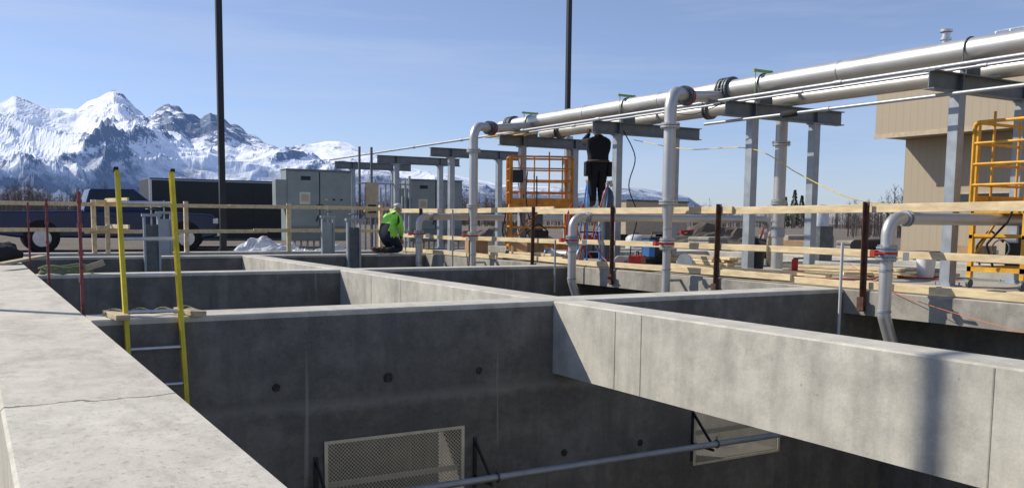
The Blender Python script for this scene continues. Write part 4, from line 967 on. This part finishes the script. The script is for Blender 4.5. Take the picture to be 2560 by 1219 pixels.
# ------------------------------------------------------------ far bare woods
def wood(name, label, xr_, dist, ht, n, seed):
    rd = random.Random(seed); mb = MB()
    for _ in range(n):
        px = rd.uniform(*xr_); r = rd.uniform(*dist); d = ray(px, 548); hd = math.hypot(d.x, d.y)
        b0 = V((d.x/hd*r, d.y/hd*r, -.3)); h = rd.uniform(*ht)*(.85+.4*noise.noise(V((px*.01,seed,0)))); w = h*.007+.015
        side = V((d.y/hd, -d.x/hd, 0)); lean = V((rd.uniform(-.06,.06),rd.uniform(-.06,.06),1))*h
        def tw(p, q, w_):
            a = side*w_; c = V((0,0,1)).cross(side)*w_
            mb.add([p-a,p+a,q],[(0,1,2)]); mb.add([p-c,p+c,q],[(0,1,2)])
        tw(b0, b0+lean, w)
        for k in range(15):
            u = rd.uniform(.2,.92); p = b0+lean*u; an = rd.uniform(0,6.28); ln = h*(1-u*.7)*rd.uniform(.22,.45)
            q = p+V((math.cos(an)*ln*.6, math.sin(an)*ln*.6, ln*rd.uniform(.35,.8)))
            tw(p, q, w*.45)
            m_ = p+(q-p)*.5; tw(m_, m_+V((math.cos(an+1)*ln*.3, math.sin(an+1)*ln*.3, ln*.35)), w*.35)
    return tag(mb.build(name, M['bark']), label, 'trees', kind='stuff')
wood('bare_woods', 'bare leafless woods below the mountains at the left', (-400,1300), (160,260), (5.5,8.5), 2600, 4)
wood('bare_woods', 'distant bare woods on the right beyond the rack', (1300,2700), (200,330), (4.5,7), 1500, 9)
wood('bare_scrub', 'bare scrub left of the tan building', (2120,2300), (75,95), (3.0,4.4), 90, 12)
for k, (px, h, Dd) in enumerate(((1962,7.5,230),(1985,9.5,240),(2003,8,235))):
    d = ray(px, 550); hd = math.hypot(d.x, d.y); rd = random.Random(k)
    t = thing('spruce_tree', ['left spruce of three beyond the rack','tallest middle spruce of three beyond the rack','right spruce of three beyond the rack'][k], 'tree', (d.x/hd*Dd, d.y/hd*Dd, -.2), group='spruces on the horizon')
    MB().tube((0,0,0),(0,0,h*.9),.14,.03,n=6).build('trunk', M['bark'], t)
    c = MB()
    for _ in range(700):
        u = rd.random(); z = h*(.08+.92*u); rr = (1-u)*h*.17*rd.uniform(.3,1.1)+.05; an = rd.uniform(0,6.28)
        p = V((rr*math.cos(an), rr*math.sin(an), z)); o_ = V((math.cos(an+.4),math.sin(an+.4),-.4))*.35
        c.add([p, p+o_, p+V((-.1,.15,-.3))*1.1],[(0,1,2)])
    c.build('crown', M['spr'], t)
# ------------------------------------------------------------ world, sun, camera
w = bpy.data.worlds.new('World'); scene.world = w; w.use_nodes = True; nt = w.node_tree
bg = nt.nodes['Background']; sky = nt.nodes.new('ShaderNodeTexSky'); sky.sky_type = 'NISHITA'; sky.sun_disc = False
dS = V((.525,-.586,-.617)).normalized(); el = math.asin(-dS.z); az = math.atan2(-dS.x, -dS.y)
sky.sun_elevation = el; sky.sun_rotation = az; sky.altitude = 100; sky.air_density = 1.0; sky.dust_density = .2; sky.ozone_density = 3.0
tc = nt.nodes.new('ShaderNodeTexCoord')
sz = N(nt, 'ShaderNodeSeparateXYZ'); nt.links.new(tc.outputs['Generated'], sz.inputs[0])
cl = ntex(nt, 2.0, 9, (.7,1,7.5), tc.outputs['Generated'], .62)
f = ramp(nt, cl, .44, .70, .05, .45)
hzn = ramp(nt, sz.outputs[2], .0, .22, 0, 1)
tc_ = mixc(nt, hzn, (.86,.96,1.36), (1.18,1.06,1.18))
tint = mixc(nt, 1.0, sky.outputs[0], tc_, 'MULTIPLY')
nt.links.new(mixc(nt, f, tint, (5.5,6.4,8.2)), bg.inputs[0]); bg.inputs[1].default_value = .104
sd = bpy.data.lights.new('sun', 'SUN'); sd.energy = 4.8; sd.angle = R(.5); sd.color = (1,.94,.83)
so = bpy.data.objects.new('sun', sd); C.objects.link(so); so.rotation_euler = dS.to_track_quat('-Z','Y').to_euler()
cd = bpy.data.cameras.new('camera'); cam = bpy.data.objects.new('camera', cd); C.objects.link(cam); scene.camera = cam
Fv = V((sP*cT, cP*cT, -sT)); R0 = V((cP,-sP,0)); U0 = R0.cross(Fv)
Rv = (R0+U0*ROLL).normalized(); Uv = (U0-R0*ROLL).normalized()
Mx = Matrix((Rv, Uv, -Fv)).transposed().to_4x4(); Mx.translation = V((0,0,H)); cam.matrix_world = Mx
cd.sensor_width = 36; cd.lens = 36*FO/2560; cd.shift_y = 167.5/2560; cd.clip_start = .05; cd.clip_end = 30000
scene.view_settings.view_transform = 'Standard'; scene.view_settings.look = 'None'; scene.view_settings.exposure = 0
